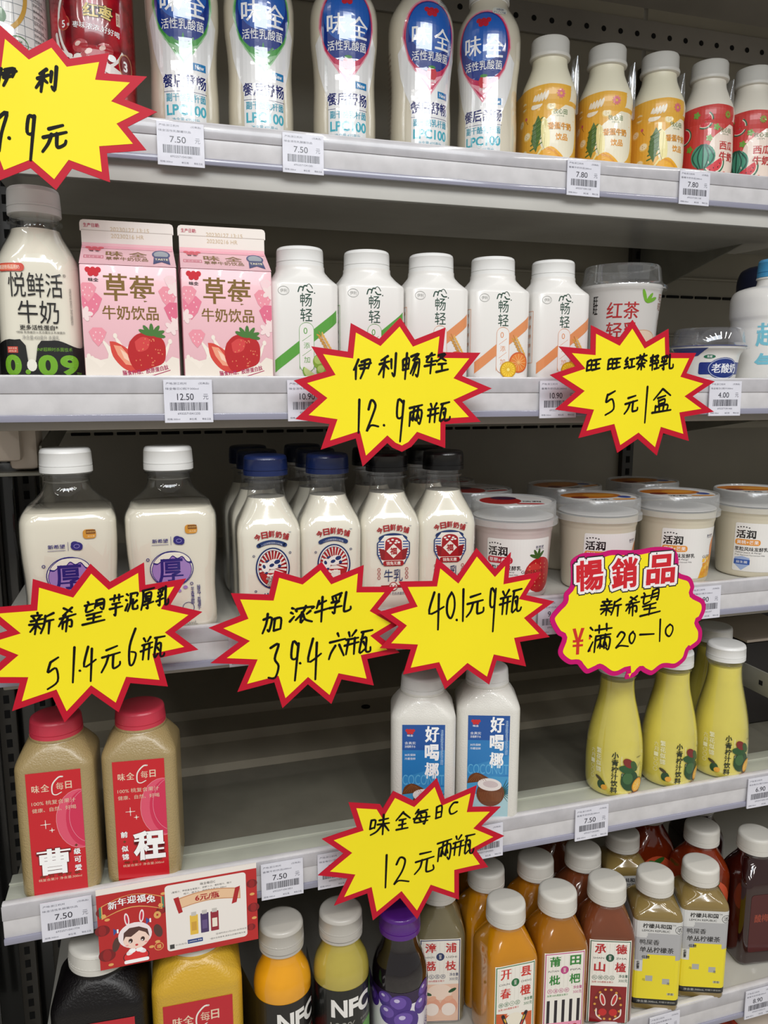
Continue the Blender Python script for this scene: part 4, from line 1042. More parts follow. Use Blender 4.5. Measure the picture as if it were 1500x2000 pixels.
# ---- round lime drink bottle
lime_form = Form([(0, 24), (1.5, 28), (5, 30.2), (14, 31.4), (36, 32), (56, 31), (76, 28), (96, 23.6), (112, 20.2), (124, 19), (138, 18.8)])
def make_lime():
    t = thing('lime_drink_bottle'); f = lime_form
    f.build('clear_bottle', M['clear'], t, bottom=False, top=False)
    f.build('juice_fill', M['limej'], t, z1=131, inset=.7)
    bm = bmesh.new(); lathe(bm, [(134, 18.4), (134.4, 20.4), (136.2, 20.4), (136.6, 18.4)], 40, close=False); finish(bm, 'neck_ring', M['clear'], t)
    cap(t, 139, 157, 21.8, M['capw'], taper=.4)
    P = Print(f.wrap, e0=.3, step=3)
    dk, wt = (36, 46, 26), (236, 234, 196)
    for i, ch in enumerate('小青柠汁饮料'): P.t(ch, -4, 52 - i * 8.2, 7.6, dk, 7.4, .03)
    P.t('GREEN LIME', 3, 46, 1.6, wt, 10, 0, rot=-90)
    P.rr(3.2, 18, 6, 32, 1.2, (30, 60, 50)); P.t('一颗小青柠', 4.6, 25, 12, wt, 1.8, 0, vert=True)
    for i, ch in enumerate('繁花似锦'): P.t(ch, -22, 54 - i * 7.2, 6.4, wt, 6, .02)
    for i, ch in enumerate('六月一〇〇〇'): P.t(ch, -29.5, 52 - i * 6, 5, wt, 5, 0)
    P.ell(14, 22, 11, 12.5, (34, 74, 40), 20); P.ell(11, 25, 6, 7, (62, 104, 60), 20)
    P.ell(24, 15, 9.6, 8.6, (50, 70, 34), 60); P.ell(24.4, 15, 8.6, 7.6, (226, 150, 30), 60); P.ell(24.4, 15, 7.2, 6.4, (244, 190, 70), 60)
    for a in range(0, 360, 45): P.line([(24.4, 15), (24.4 + 6.6 * math.cos(R_(a)), 15 + 6.6 * math.sin(R_(a)))], .4, (250, 226, 150))
    P.ell(10, 36, 10, 4.6, (40, 84, 44), -14); P.ell(11, 43, 7.4, 4.4, (126, 40, 36), -40); P.ell(18, 39, 7, 3.6, (60, 92, 48), -60)
    P.line([(20, 33), (28, 42)], .5, (60, 80, 40)); P.t('新鲜柠子', 26, 48, 1.8, dk, 8)
    P.ell(-18, 15, 4.4, 5.4, (34, 74, 40)); P.ell(-21, 22, 4.6, 1.8, (70, 60, 36), -30); P.ell(-14.6, 12.4, 3.4, 3.2, (236, 170, 60)); P.t('净含量:280克', 20, 7, 3, (160, 80, 20), 16)
    P.done('front_label', t); return t

# ---- NFC juice bottle, dark label
nfc_form = Form([(0, 24), (1.5, 27), (6, 28.6), (120, 28.6), (130, 28.6), (142, 26.4), (152, 21.8), (160, 19.2), (168, 18.8), (174, 18.8)])
def make_nfc(kind):
    t = thing('cold_pressed_juice_bottle'); f = nfc_form
    f.build('bottle_body', M['nfcj'] if kind == 'orange' else M['pearj'], t)
    bm = bmesh.new(); lathe(bm, [(168, 18.6), (168.5, 22), (170.5, 22), (171, 18.6)], 48); finish(bm, 'neck_ring', M['capsilver'], t)
    cap(t, 172, 195, 22.2, M['capsilver'], taper=.5)
    P = Print(f.wrap, e0=.25, step=3)
    ca, cb = ((20, 18, 18), (200, 40, 30)) if kind == 'orange' else ((18, 20, 18), (80, 150, 40))
    P.rect(-89.5, 4, 89.5, 124, ca)
    P.t('NFC', 6, 104, 20, (236, 234, 230), 44, .045)
    P.poly([(30, 100), (33, 118), (38, 122), (37, 108)], cb)
    P.t('100%', -4, 84, 9, (150, 148, 140), 26, -.01); P.t('非浓缩还原', 22, 86, 3, (150, 148, 140), 14); P.t('橙汁' if kind == 'orange' else '梨汁', 22, 81, 3.4, (150, 148, 140), 10)
    P.ell(26, 68, 16, 12, cb)
    P.done('wrap_label', t); return t

def make_purple():
    t = thing('grape_juice_bottle'); f = Form([(0, 24), (1.5, 27), (6, 28.8), (110, 29), (118, 28.4), (130, 25), (140, 20.5), (150, 18.4), (158, 18.2), (162, 18.2)])
    f.build('bottle_body', M['darkj'], t); cap(t, 159, 181, 21.6, M['cappurple'])
    P = Print(f.wrap, e0=.25, step=3)
    P.rect(-90, 4, 90, 92, (226, 222, 228)); P.poly([(-90, 92), (90, 92), (90, 106), (-90, 106)], (40, 20, 60))
    for x, y, r in ((-22, 96, 9), (24, 100, 10), (-6, 92, 12), (20, 86, 11), (-18, 80, 11), (34, 84, 10), (-40, 90, 10), (0, 72, 14), (46, 98, 10), (-56, 98, 10), (60, 90, 11), (-70, 92, 11)):
        P.ell(x, y, r, r, (70, 40, 130)); P.ell(x - r * .2, y + r * .25, r * .7, r * .6, (104, 74, 164), n=16); P.ell(x - r * .3, y + r * .45, r * .25, r * .18, (200, 190, 224), n=10)
    P.ell(2, 55, 5, 4, (220, 216, 230)); P.t('100%', 30, 58, 9, (90, 60, 130), 12, .02, rot=70); P.ring(30, 58, 6, 11, .7, (90, 60, 130)); P.t('葡萄汁', 0, 40, 10, (60, 30, 100), 30, .03)
    P.done('wrap_label', t); return t

# ---- clear square fruit juice bottle with paper label
sq_form = Form([(0, 24, 24, 7), (1.5, 27, 27, 9), (6, 29, 29, 10), (104, 29, 29, 10), (112, 28, 28, 12), (124, 24, 24, 17), (132, 20.6, 20.6, 19.5), (138, 18.6, 18.6, 18.6), (144, 18.4, 18.4, 18.4)])
def make_sq(kind, front=True):
    juice = dict(lychee='lychj', orange='orj', loquat='loqj', hawthorn='hawj', tomato='tomj', plum='plumj')[kind]
    t = thing('fruit_juice_bottle'); f = sq_form
    f.build('bottle_body', M[juice], t)
    bm = bmesh.new(); lathe(bm, [(139, 18.2), (139.5, 20.6), (141, 20.6), (141.6, 18.2)], 40); finish(bm, 'neck_ring', M['clear'], t)
    cap(t, 143, 164, 21.6, M['capoff'], ribs=False, taper=.4)
    P = Print(f.wrap, e0=.25, flat=19, step=3, de=.04)
    if not front:
        if kind == 'tomato': P.ell(0, 80, 24, 24, (206, 84, 50)); P.ell(2, 96, 10, 4, (50, 100, 40), 30); P.ell(-4, 94, 8, 3, (60, 120, 50), -30)
        elif kind == 'plum': P.rr(-20, 20, 20, 98, 4, (74, 14, 16)); P.t('酸梅汤', 0, 66, 11, (150, 60, 40), 28, .02)
        else: P.rect(-20, 6, 20, 104, (226, 220, 208)); P.box_line(-19, 7, 19, 103, .8, (150, 30, 30))
        P.done('front_label', t); return t
    bc, c1, (a, b, c, d), py, bot = dict(
        lychee=((24, 44, 96), (196, 44, 44), '漳浦荔枝', ('ZHANGPU', 'LIZHI'), '天生荔质'),
        orange=((26, 110, 60), (206, 50, 40), '开县春橙', ('CHUN', 'CHENG'), '橙意十足'),
        loquat=((190, 60, 130), (44, 130, 50), '莆田枇杷', ('PUTIAN', 'PIPA'), '天漢枇杷'),
        hawthorn=((20, 80, 56), (184, 30, 36), '承德山楂', ('SHAN', 'ZHA'), '叱楂风云'))[kind]
    P.rect(-23, 3, 23, 108, (240, 236, 226)); P.box_line(-21.6, 4.4, 21.6, 106.6, .9, bc)
    for k in range(9): P.line([(-19 + k * 4.6, 66), (-19 + k * 4.6 + (k % 2), 104)], .5, (226, 220, 210))
    P.t(a, -11, 97.5, 12, c1, 12.5, .03); P.t(b, 12, 97.5, 12, c1, 12.5, .03); P.t(c, -11, 75, 12, c1, 12.5, .03); P.t(d, 12, 75, 12, c1, 12.5, .03)
    P.ell(0, 86.4, 4.6, 4.8, bc, n=20); P.t('鲜果', 0, 86.4, 6, (236, 230, 220), 3, 0, vert=True); P.t(py[0], -12.5, 86, 2.2, (70, 70, 70), 12); P.t(py[1], 12.5, 86, 2.2, (70, 70, 70), 12)
    for i, ch in enumerate(bot): P.ring(-16 + i * 6.4, 61.6, 2.7, 2.7, .4, bc, 14); P.t(ch, -16 + i * 6.4, 61.6, 3.4, bc)
    P.t('加果100%橙复合果汁', -7, 56, 2.6, c1, 24, .01); P.t('净含量', 15.5, 64, 4, bc, 10, .01); P.t('300克', 15.5, 58.4, 4.2, bc, 10, .0)
    P.clip = (-21, 5, 21, 52)
    if kind == 'lychee':
        P.rect(-21, 5, 21, 52, (238, 200, 176)); P.ell(0, 42, 14, 10, (246, 224, 206))
        for x in (-9, 10): P.ell(x, 24, 10, 11, (232, 168, 140)); P.ell(x, 20, 8, 8, (248, 236, 226)); P.ell(x, 34, 5, 3, (236, 180, 150), 20)
        P.ell(-14, 40, 5, 2, (30, 80, 40), -20); P.ell(14, 44, 5, 2, (30, 80, 40), 30)
    elif kind == 'orange':
        P.poly([(-21, 30), (-8, 50), (-21, 52)], (206, 90, 40)); P.rect(-20, 5, -6, 48, (206, 90, 40)); P.rect(8, 5, 20, 48, (206, 90, 40)); P.ell(0, 30, 14, 20, (240, 232, 214))
        for x in (-9, 9): P.line([(x * .4, 24), (x, 36), (x * 1.5, 48)], 4, (40, 24, 30), smooth=True); P.line([(x * .7, 30), (x * 1.1, 38)], 1.6, (214, 60, 50)); P.line([(x * 1.1, 40), (x * 1.3, 44)], 1.6, (230, 190, 60))
        P.ell(0, 20, 8, 9, (236, 200, 170)); P.ell(-3, 22, 1, 1.4, (30, 20, 20), n=8); P.ell(3, 22, 1, 1.4, (30, 20, 20), n=8); P.rect(-14, 5, 14, 14, (60, 40, 60))
    elif kind == 'loquat':
        for k in range(5): P.rect(-19 + k * 8.6, 22, -15.6 + k * 8.6, 50, (26, 18, 30))
        P.rect(-21, 5, 21, 22, (236, 150, 180))
        for k in range(5): P.ell(-14 + k * 7, 16, 3, 3, (180, 30, 40), n=12)
    else:
        P.rect(-20, 5, 20, 51, (142, 20, 26)); P.ell(0, 28, 17, 22, (120, 14, 20))
        for k in range(14): P.ell(14.5 * math.cos(k * .449), 28 + 19 * math.sin(k * .449), 1.5, 1.5, (222, 160, 60), n=8)
        for x in (-6, 7): P.ell(x, 34, 3, 8, (240, 226, 214), -x * 2.2); P.ell(x, 34, 1.8, 6.4, (196, 40, 44), -x * 2.2); P.ell(x * .9, 18, 4.6, 4.6, (200, 34, 34)); P.line([(x * 1.1, 9), (x * 2, 14), (x * 2.1, 22)], 1.6, (240, 226, 214), smooth=True)
    P.done('front_label', t); return t

lt_form = Form([(0, 23, 23, 5), (1.5, 26, 26, 6), (5, 27.6, 27.6, 6.5), (116, 27.6, 27.6, 6.5), (121, 27, 27, 8), (127, 23.6, 23.6, 13), (131, 20.4, 20.4, 18), (134, 18.4, 18.4, 18.4), (140, 18.2, 18.2, 18.2)], 2)
def make_lemontea(front=True):
    t = thing('lemon_tea_bottle'); f = lt_form
    f.build('bottle_body', M['teaj'], t)
    bm = bmesh.new(); lathe(bm, [(136, 18), (136.5, 20.6), (138.4, 20.6), (139, 18)], 40); finish(bm, 'neck_ring', M['clear'], t)
    cap(t, 140, 160, 21.2, M['capoff'], ribs=False, taper=.4)
    P = Print(f.wrap, e0=.25, flat=21, step=3, de=.04)
    gr, ye, wh = (176, 176, 178), (240, 222, 36), (214, 214, 212)
    P.rect(-98, 10, 98, 116, wh); 
    P.poly([(-98, 97), (-12, 97), (-12, 101), (98, 101), (98, 66), (-98, 66)], gr)
    P.poly([(-98, 97), (-13, 97), (-13, 95), (-98, 95)], wh)
    P.poly([(-98, 17), (98, 17), (98, 68), (20, 68), (20, 74), (-11, 74), (-11, 68), (-16, 68), (-16, 52), (-98, 52)], ye)
    P.rect(-98, 10, 98, 17, (20, 20, 20))
    P.t('柠檬共和国', -2, 110, 6, B_, 32, .03); P.t('TM', 16.5, 112, 2, B_); P.t('LEMON REPUBLIC', -3, 104, 2.6, B_, 31, .01)
    P.ring(23, 106.5, 4.6, 4.6, .5, B_, 20); P.t('浓', 23, 106.5, 5.4, B_)
    P.t('鸭屎香', -9.5, 89.5, 6.8, B_, 22, .01); P.t('单丛柠檬茶', -1, 80, 7, B_, 38, .02)
    P.rect(-17, 68, -6, 74, gr) if False else None
    P.t('低糖', -13, 70.5, 4, B_, 9, .02); P.t('低能量', -21, 60, 10.5, B_, 3.4, .02, vert=True)
    P.rect(-12, 40, -4, 47, (176, 176, 170)); P.t('乌', -14, 41.5, 3.4, B_); P.rect(7, 37, 15, 44, (176, 176, 170)); P.t('龙', 14, 38, 3.4, B_); P.rect(13, 23, 21, 26, (200, 196, 150)); P.t('茶香', 17, 24.5, 3, B_)
    P.t('净含量:300mL', -8, 13.5, 3, (190, 190, 186), 24); P.t('柠檬汁茶饮料', 14, 13.5, 2.2, (190, 190, 186), 18)
    P.done('wrap_label', t); return t

# ================================================================ placing the drinks
def mm(v): return v * .001
D1, D2, D3, D4, D5 = (SH[i][0] for i in (1, 2, 3, 4, 5))
f1, f2, f3, f4, f5 = (fz(i) for i in (1, 2, 3, 4, 5))

# top shelf
put(make_gridcan(), -.114, D1 + .043, f1, -8, 'white bottle with fine grid lines and gold arc behind the big yellow card', 'bottle')
put(make_jujube(), -.0355, D1 + .043, f1, -2, 'dark red bottle with a white milk swirl and jujube lettering', 'bottle')
lg, lr = make_lact(True), make_lact(False)
g = 'tall glossy yogurt drink bottles on the top shelf'
put(lg, .046, D1 + .04, f1, -3, 'yogurt drink bottle with blue oval over green point, next to the dark red bottle', 'bottle', g)
put(lg, .1195, D1 + .04, f1, -2, 'yogurt drink bottle with green pointed label, second of the two green ones', 'bottle', g)
put(lr, .2055, D1 + .04, f1, -8, 'yogurt drink bottle with pink pointed label, beside the green labelled ones', 'bottle', g)
put(lr, .2885, D1 + .04, f1, 0, 'yogurt drink bottle turned so its blue oval faces away to one side', 'bottle', g)
put(lr, .3655, D1 + .04, f1, -33, 'yogurt drink bottle with pink pointed label, standing next to the banana milk', 'bottle', g)
bn, wm = make_fruitmilk('banana', 'cream'), make_fruitmilk('melon', 'creamw')
g = 'small fruit milk bottles on the top shelf'
put(bn, .4375, D1 + .036, f1, -6, 'banana milk bottle in yellow label, nearest the tall yogurt drinks', 'bottle', g)
put(bn, .5090, D1 + .036, f1, -12, 'banana milk bottle in yellow label, middle one of three', 'bottle', g)
put(bn, .5785, D1 + .036, f1, 6, 'banana milk bottle in yellow label, touching the watermelon milk', 'bottle', g)
put(wm, .6465, D1 + .036, f1, 4, 'watermelon milk bottle in red label, beside the banana milk', 'bottle', g)
put(wm, .7095, D1 + .036, f1, -20, 'watermelon milk bottle in red label at the picture edge', 'bottle', g)

# second shelf
put(make_freshmilk(), -.0865, D2 + .046, f2, 4, 'large milk bottle with black lettering and green 0.09 on its black foot', 'bottle')
ct = make_carton(); g = 'pink strawberry milk cartons'
put(ct, -.0125, D2 + .040, f2, 0, 'pink strawberry milk carton beside the large milk bottle', 'carton', g)
put(ct, .0680, D2 + .040, f2, 0, 'pink strawberry milk carton beside the white yogurt bottles', 'carton', g)
cg, co = make_cq((86, 160, 60), 'grape'), make_cq((222, 144, 92), 'pine')
g = 'white yogurt bottles with a diagonal band'
put(cg, .1370, D2 + .033, f2, 0, 'white yogurt bottle with green band and green grapes fully in view', 'bottle', g)
put(cg, .2005, D2 + .033, f2, 0, 'white yogurt bottle with green band, half hidden by the yellow card', 'bottle', g)
put(co, .2650, D2 + .033, f2, 0, 'white yogurt bottle with orange band, lower half hidden by the yellow card', 'bottle', g)
put(co, .3300, D2 + .033, f2, 0, 'white yogurt bottle with orange band, middle one of the three orange ones', 'bottle', g)
put(co, .3965, D2 + .033, f2, 0, 'white yogurt bottle with orange band, next to the milk tea cup', 'bottle', g)
put(make_teacup(), .4880, D2 + .050, f2, -12, 'milk tea cup with red lettering and a domed clear lid', 'cup')
put(make_yogcup(), .6020, D2 + .048, f2, -18, 'low white yogurt cup with navy oval label and clear lid', 'cup')
put(make_bigwhite(), .6920, D2 + .055, f2, -30, 'wide white bottle with sky blue cap and pale blue lettering', 'bottle')
t = thing('dark_bottle', (0, 0, 0)); Form([(0, 38), (4, 42), (130, 42), (146, 38), (151, 30)]).build('bottle_body', M['navy'], t)
put(t, .790, D2 + .165, f2, 0, 'dark navy rounded bottle behind the wide white bottle', 'bottle')

# third shelf
th = make_thick(); g = 'square thick milk bottles with a purple disc'
put(th, -.0740, D3 + .045, f3, 3, 'thick milk bottle with purple disc beside the dark cabinet side', 'bottle', g)
put(th, .0130, D3 + .045, f3, -1, 'thick milk bottle with purple disc showing vertical lettering, beside the blue capped bottles', 'bottle', g)
dn, db, dk_ = make_daily('navy'), make_daily('black'), make_daily('back')
g = 'square milk bottles with navy and black caps'
put(dn, .1000, D3 + .034, f3, -3, 'milk bottle with blue cap and oval cow emblem, front one beside the thick milk', 'bottle', g)
put(dn, .1590, D3 + .034, f3, -6, 'milk bottle with blue cap and oval cow emblem, front one beside the black caps', 'bottle', g)
put(db, .2185, D3 + .034, f3, -8, 'milk bottle with black cap and red emblem, its lower lettering in view', 'bottle', g)
put(db, .2775, D3 + .034, f3, -10, 'milk bottle with black cap and red emblem beside the yogurt tubs', 'bottle', g)
for x, r, txt in ((.1000, 1, 'plain milk bottle with dark blue cap right behind the first blue capped bottle'), (.0985, 2, 'plain milk bottle with dark blue cap, rearmost behind the first blue capped bottle'),
                  (.1600, 1, 'plain milk bottle with dark blue cap right behind the second blue capped bottle'), (.1580, 2, 'plain milk bottle with dark blue cap, rearmost behind the second blue capped bottle')):
    put(dk_, x, D3 + .034 + r * .0605, f3, 0, txt, 'bottle', g)
dbk = dup(dk_); 
for c in dbk.children:
    if c.name.startswith('cap'):
        c.data = c.data.copy(); c.data.materials[0] = M['capblack']
put(dbk, .2200, D3 + .0945, f3, 0, 'plain milk bottle with black cap behind the front black capped bottle near the blue caps', 'bottle', g)
put(dbk, .2795, D3 + .0945, f3, 0, 'plain milk bottle with black cap behind the front black capped bottle near the tubs', 'bottle', g)
tb, tp, tbb, tpb = make_tub('berry'), make_tub('peach'), make_tub('berry', False), make_tub('peach', False)
g = 'yogurt tubs with frosted lids'
put(tb, .3640, D3 + .050, f3, -22, 'yogurt tub with strawberry label, front one beside the black capped bottle', 'tub', g)
put(tp, .4670, D3 + .050, f3, -8, 'yogurt tub with peach and mango label, front one beside the strawberry tub', 'tub', g)
put(tp, .5690, D3 + .050, f3, -14, 'yogurt tub with mango label showing above the cloud shaped card', 'tub', g)
put(tp, .6760, D3 + .050, f3, -24, 'yogurt tub with mango label at the picture edge', 'tub', g)
put(tbb, .3600, D3 + .146, f3, 10, 'berry yogurt tub right behind the front strawberry tub', 'tub', g)
put(tbb, .3540, D3 + .242, f3, 0, 'berry yogurt tub rearmost behind the strawberry tub', 'tub', g)
put(tpb, .4820, D3 + .150, f3, 20, 'mango yogurt tub behind the first peach and mango tub', 'tub', g)
put(tpb, .6000, D3 + .160, f3, 5, 'mango yogurt tub behind, above the cloud shaped card', 'tub', g)

# fourth shelf
g = 'peach juice bottles with red labels'
put(make_cj('cao'), -.0950, D4 + .037, f4, -3, 'peach juice bottle with pink cap beside the slotted cabinet edge', 'bottle', g)
put(make_cj('cheng'), -.0225, D4 + .037, f4, -6, 'peach juice bottle with pink cap above the bunny promotion card', 'bottle', g)
cn = make_cj('coco'); g = 'white coconut drink bottles with blue labels'
put(cn, .2560, D4 + .037, f4, -17, 'white coconut drink bottle with lower label hidden by the card', 'bottle', g)
put(cn, .3290, D4 + .038, f4, -19, 'white coconut drink bottle with its opened coconut picture in view', 'bottle', g)
lm = make_lime(); g = 'yellow lime drink bottles'
put(lm, .4880, D4 + .036, f4, -24, 'lime drink bottle directly under the cloud card, farthest from the picture edge', 'bottle', g)
put(lm, .5610, D4 + .036, f4, -8, 'lime drink bottle in the middle of the three front ones', 'bottle', g)
put(lm, .6330, D4 + .036, f4, -16, 'lime drink bottle with its whole white cap in view', 'bottle', g)
put(lm, .6660, D4 + .096, f4, -16, 'lime drink bottle standing behind the front three', 'bottle', g)

# lowest shelf
g = 'larger juice bottles with red labels on the lowest shelf'
for kind, x, txt in (('grape', -.0690, 'black grape juice bottle with red label in the lower corner'), ('orange', .0180, 'pale orange juice bottle with red label under the promotion card')):
    o = put(make_cj(kind), x, D5 + .045, f5, -4 if kind == 'grape' else -2, txt, 'bottle', g)
    o.scale = (1.27, 1.27, 1.27)
put(make_nfc('orange'), .1000, D5 + .031, f5, 12, 'orange juice bottle with silver cap and dark label', 'bottle')
put(make_nfc('pear'), .1605, D5 + .031, f5, -2, 'yellow green juice bottle with silver cap and dark label', 'bottle')
put(make_purple(), .2235, D5 + .031, f5, -4, 'dark grape juice bottle with purple cap and printed grapes', 'bottle')
q = {k: make_sq(k) for k in ('lychee', 'orange', 'loquat', 'hawthorn')}
put(q['lychee'], .2885, D5 + .090, f5, -14, 'murky lychee juice bottle with a navy framed paper label', 'bottle')
g = 'square fruit juice bottles with white caps'
put(q['orange'], .3460, D5 + .033, f5, -2, 'orange juice bottle with green framed label, front of its row', 'bottle', g)
put(q['loquat'], .4090, D5 + .033, f5, -9, 'amber loquat juice bottle with pink framed label, front of its row', 'bottle', g)
put(q['hawthorn'], .4720, D5 + .033, f5, -20, 'brown hawthorn juice bottle with green framed label, front of its row', 'bottle', g)
lt = make_lemontea(); g2 = 'lemon tea bottles with grey and yellow wrap'
put(lt, .5360, D5 + .033, f5, -22, 'lemon tea bottle with grey and yellow wrap beside the hawthorn juice', 'bottle', g2)
put(lt, .5990, D5 + .033, f5, -21, 'lemon tea bottle with grey and yellow wrap beside the empty deck', 'bottle', g2)
qb = {k: make_sq(k, False) for k in ('orange', 'loquat', 'hawthorn', 'tomato', 'plum')}
rows = [('orange', .3500, .094, 'orange juice bottle behind the front spring orange bottle'),
        ('loquat', .3020, .154, 'amber juice bottle behind the murky lychee juice'),
        ('loquat', .4140, .094, 'amber juice bottle behind the front loquat bottle'),
        ('hawthorn', .4780, .094, 'brown juice bottle behind the front hawthorn bottle'),
        ('orange', .3700, .166, 'third orange juice bottle back, under the shelf edge'),
        ('hawthorn', .4780, .164, 'third hawthorn juice bottle back, mostly hidden under the shelf'),
        ('tomato', .6160, .158, 'orange red tomato juice bottle with tomato print standing at the rear'),
        ('plum', .6960, .158, 'dark bottle at the rear with cap under the shelf edge'),
        ('plum', .7030, .060, 'dark red plum juice bottle by the picture edge'),
        ('tomato', .6500, .094, 'reddish juice bottle behind the second lemon tea'),
        ('plum', .7640, .042, 'dark juice bottle cut by the picture edge on the lowest shelf')]
for k, x, dy, txt in rows: put(qb[k], x, D5 + dy, f5, -8, txt, 'bottle', g)
put(lt, .5480, D5 + .116, f5, -14, 'lemon tea bottle with plain cap behind the first front lemon tea', 'bottle', g2)

# dark goods of the next cooler section, behind the fourth shelf's end
def package(name, x0, x1, y0, y1, z0, z1, m, label, cat):
    t = thing(name, (0, 0, 0)); tag(t, label, cat)
    box('carton_body', x0, x1, y0, y1, z0, z1, M[m], t, .003)
    box('lid_flap', x0 + .002, x1 - .002, y0 + .002, y1 - .002, z1, z1 + .004, M['clip'], t, .001)
    return t
package('drink_carton', .745, .86, .80, .90, f4, f4 + .115, 'blkbody', 'dark carton with pale lid behind the lime drink bottles', 'carton')
package('drink_carton', .80, .92, .92, 1.02, f4, f4 + .13, 'blkbody', 'dark carton farther back past the end of the lime drinks', 'carton')
package('snack_carton', .69, .780, .665, .76, .25, CZ - .815, 'redbox', 'red orange carton below the lowest shelf at the picture corner', 'carton')

# ================================================================ handwriting
G = {
 '伊': '30102035 0855|22382295|452085188055|35389535|45558055|602260554595', '利': '45101522|08385532|32153092|30400575|32425560|68256860|880888907882',
 '畅': '10301265|103040284062|12464044|12644062|26082698|5022851860409036 85957588|70455080|80456290', '轻': '10224518|300810454842|08625058|30303095|552285205550|65359052|58629260|75627590|52929890',
 '两': '10189015|20401895|2040853582927085|40183878|385030753855 4668|65186278|62505275|64557368', '瓶': '15152228|38123030|08385034|05585254|18381590|38363892|58209518|652260887580|62458042808595909878|70557668',
 '旺': '10251085|102538233882|10523850|10823880|50259522|52529050|45859882|70257083', '红': '3010103532351058 3855|08804272|50259022|70257082|48859982',
 '茶': '10229018|35083532|65066530|50251055|50289252|25607858|50455092|35702088|62708085', '乳': '50121520|15282038|30253234|50204432|154548423055 32902284|08685662|68106880759092859272',
 '元': '25207516|10459040|404230701092|6042608070889282 9270', '盒': '50081045|50109240|30406838|35503565|355065486563|35656563|22721895|227280708293|40724094|60716093|05969895',
 '新': '30083418|10205018|20252535|42223634|08405536|08555552|30403092|28601080|34604874|88126425|642560605292|64459542|80448098', '希': '30087028|70082532|10429038|40321072|30583085|3058705672826478|50455098',
 '望': '20122520|08264824|202420484845|58125240|5812851084457640|56228420|54328430|20588055|25727870|08929888|50585090',
 '芋': '10209018|35083532|65066530|25457542|10629058|504550923885', '泥': '10152022|08381645|05852260|381885158534|40363836|381838602592|584558856892928892 75|85506065',
 '厚': '15159212|201518600892|38303850|383075287550|38407540|38507550|306075585570559245 88|25749270', '加': '0832453042853278|281225500890|60386285|603890369082|62849082',
 '浓': '10151822|08381545|05822058|3032302295189030|621055403075|504248886078|85407052|555070789592', '牛': '30181845|28308028|08589554|50085096', '六': '48085420|10389234|385220700892|60529090',
 '满': '10121822|08351542|05852258|30229820|48104832|78087830|32429540|35453295|3555925290928086|55425585|55654578|55656278|75427485|74656578|74658378',
 '味': '08300865|083028282862|08642862|45328828|38509546|65106595|635040801092|66509582', '全': '50080845|50109542|28487246|30687065|50485088|12928888',
 '每': '30081530|25228018|283515808578|2835753272926288|08589555|45425050|42654872', '日': '25152588|251575127588|25507548|25887586',
 '0': '5010203020705090786075305010', '1': '55054895', '2': '2030401065255055159240809090', '3': '201560104545707050951590', '4': '351015558550|60206098', '5': '302820502850 60487080 2095|33287022', '6': '550520452085509265703060', '7': '1518 8512 5555 4595', '8': '70153020456070804595 2080 4555 7025', '9': '70254015354565507522|72226098', 'C': '851550102045308560888575', '/': '60054098', '.': '48855892', '-': '08509545',
}
def strokes(ch):
    out = []
    for s in G[ch].split('|'):
        s = s.replace(' ', ''); out.append([(int(s[i:i + 2]), int(s[i + 2:i + 4])) for i in range(0, len(s), 4)])
    return out

def inset(pts, d):
    n = len(pts); A = sum(pts[i][0] * pts[(i + 1) % n][1] - pts[(i + 1) % n][0] * pts[i][1] for i in range(n)); sg = 1 if A > 0 else -1
    out = []
    for i in range(n):
        p, a, b = Vector(pts[i]), Vector(pts[i - 1]), Vector(pts[(i + 1) % n])
        e1, e2 = (p - a).normalized(), (b - p).normalized()
        n1, n2 = Vector((-e1.y, e1.x)) * sg, Vector((-e2.y, e2.x)) * sg
        m = n1 + n2
        m = m / max(.12, m.dot(n1)) if m.length > 1e-6 else n1
        q = m * d
        if q.length > 3.2 * d: q = q.normalized() * 3.2 * d
        out.append((p.x + q.x, p.y + q.y))
    return out

def solid(bm, pts, y0, y1, mi, fn):
    """outline (x, z) -> slab between y0 and y1; fn bends it"""
    from mathutils.geometry import tessellate_polygon
    n = len(pts); t = tessellate_polygon([[Vector((p[0], p[1], 0)) for p in pts]])
    a = [bm.verts.new(fn(p[0], p[1], y0)) for p in pts]; b = [bm.verts.new(fn(p[0], p[1], y1)) for p in pts]
    for f in t:
        bm.faces.new([a[i] for i in f]).material_index = mi; bm.faces.new([b[i] for i in f[::-1]]).material_index = mi
    for i in range(n): bm.faces.new((a[i], a[(i + 1) % n], b[(i + 1) % n], b[i])).material_index = mi

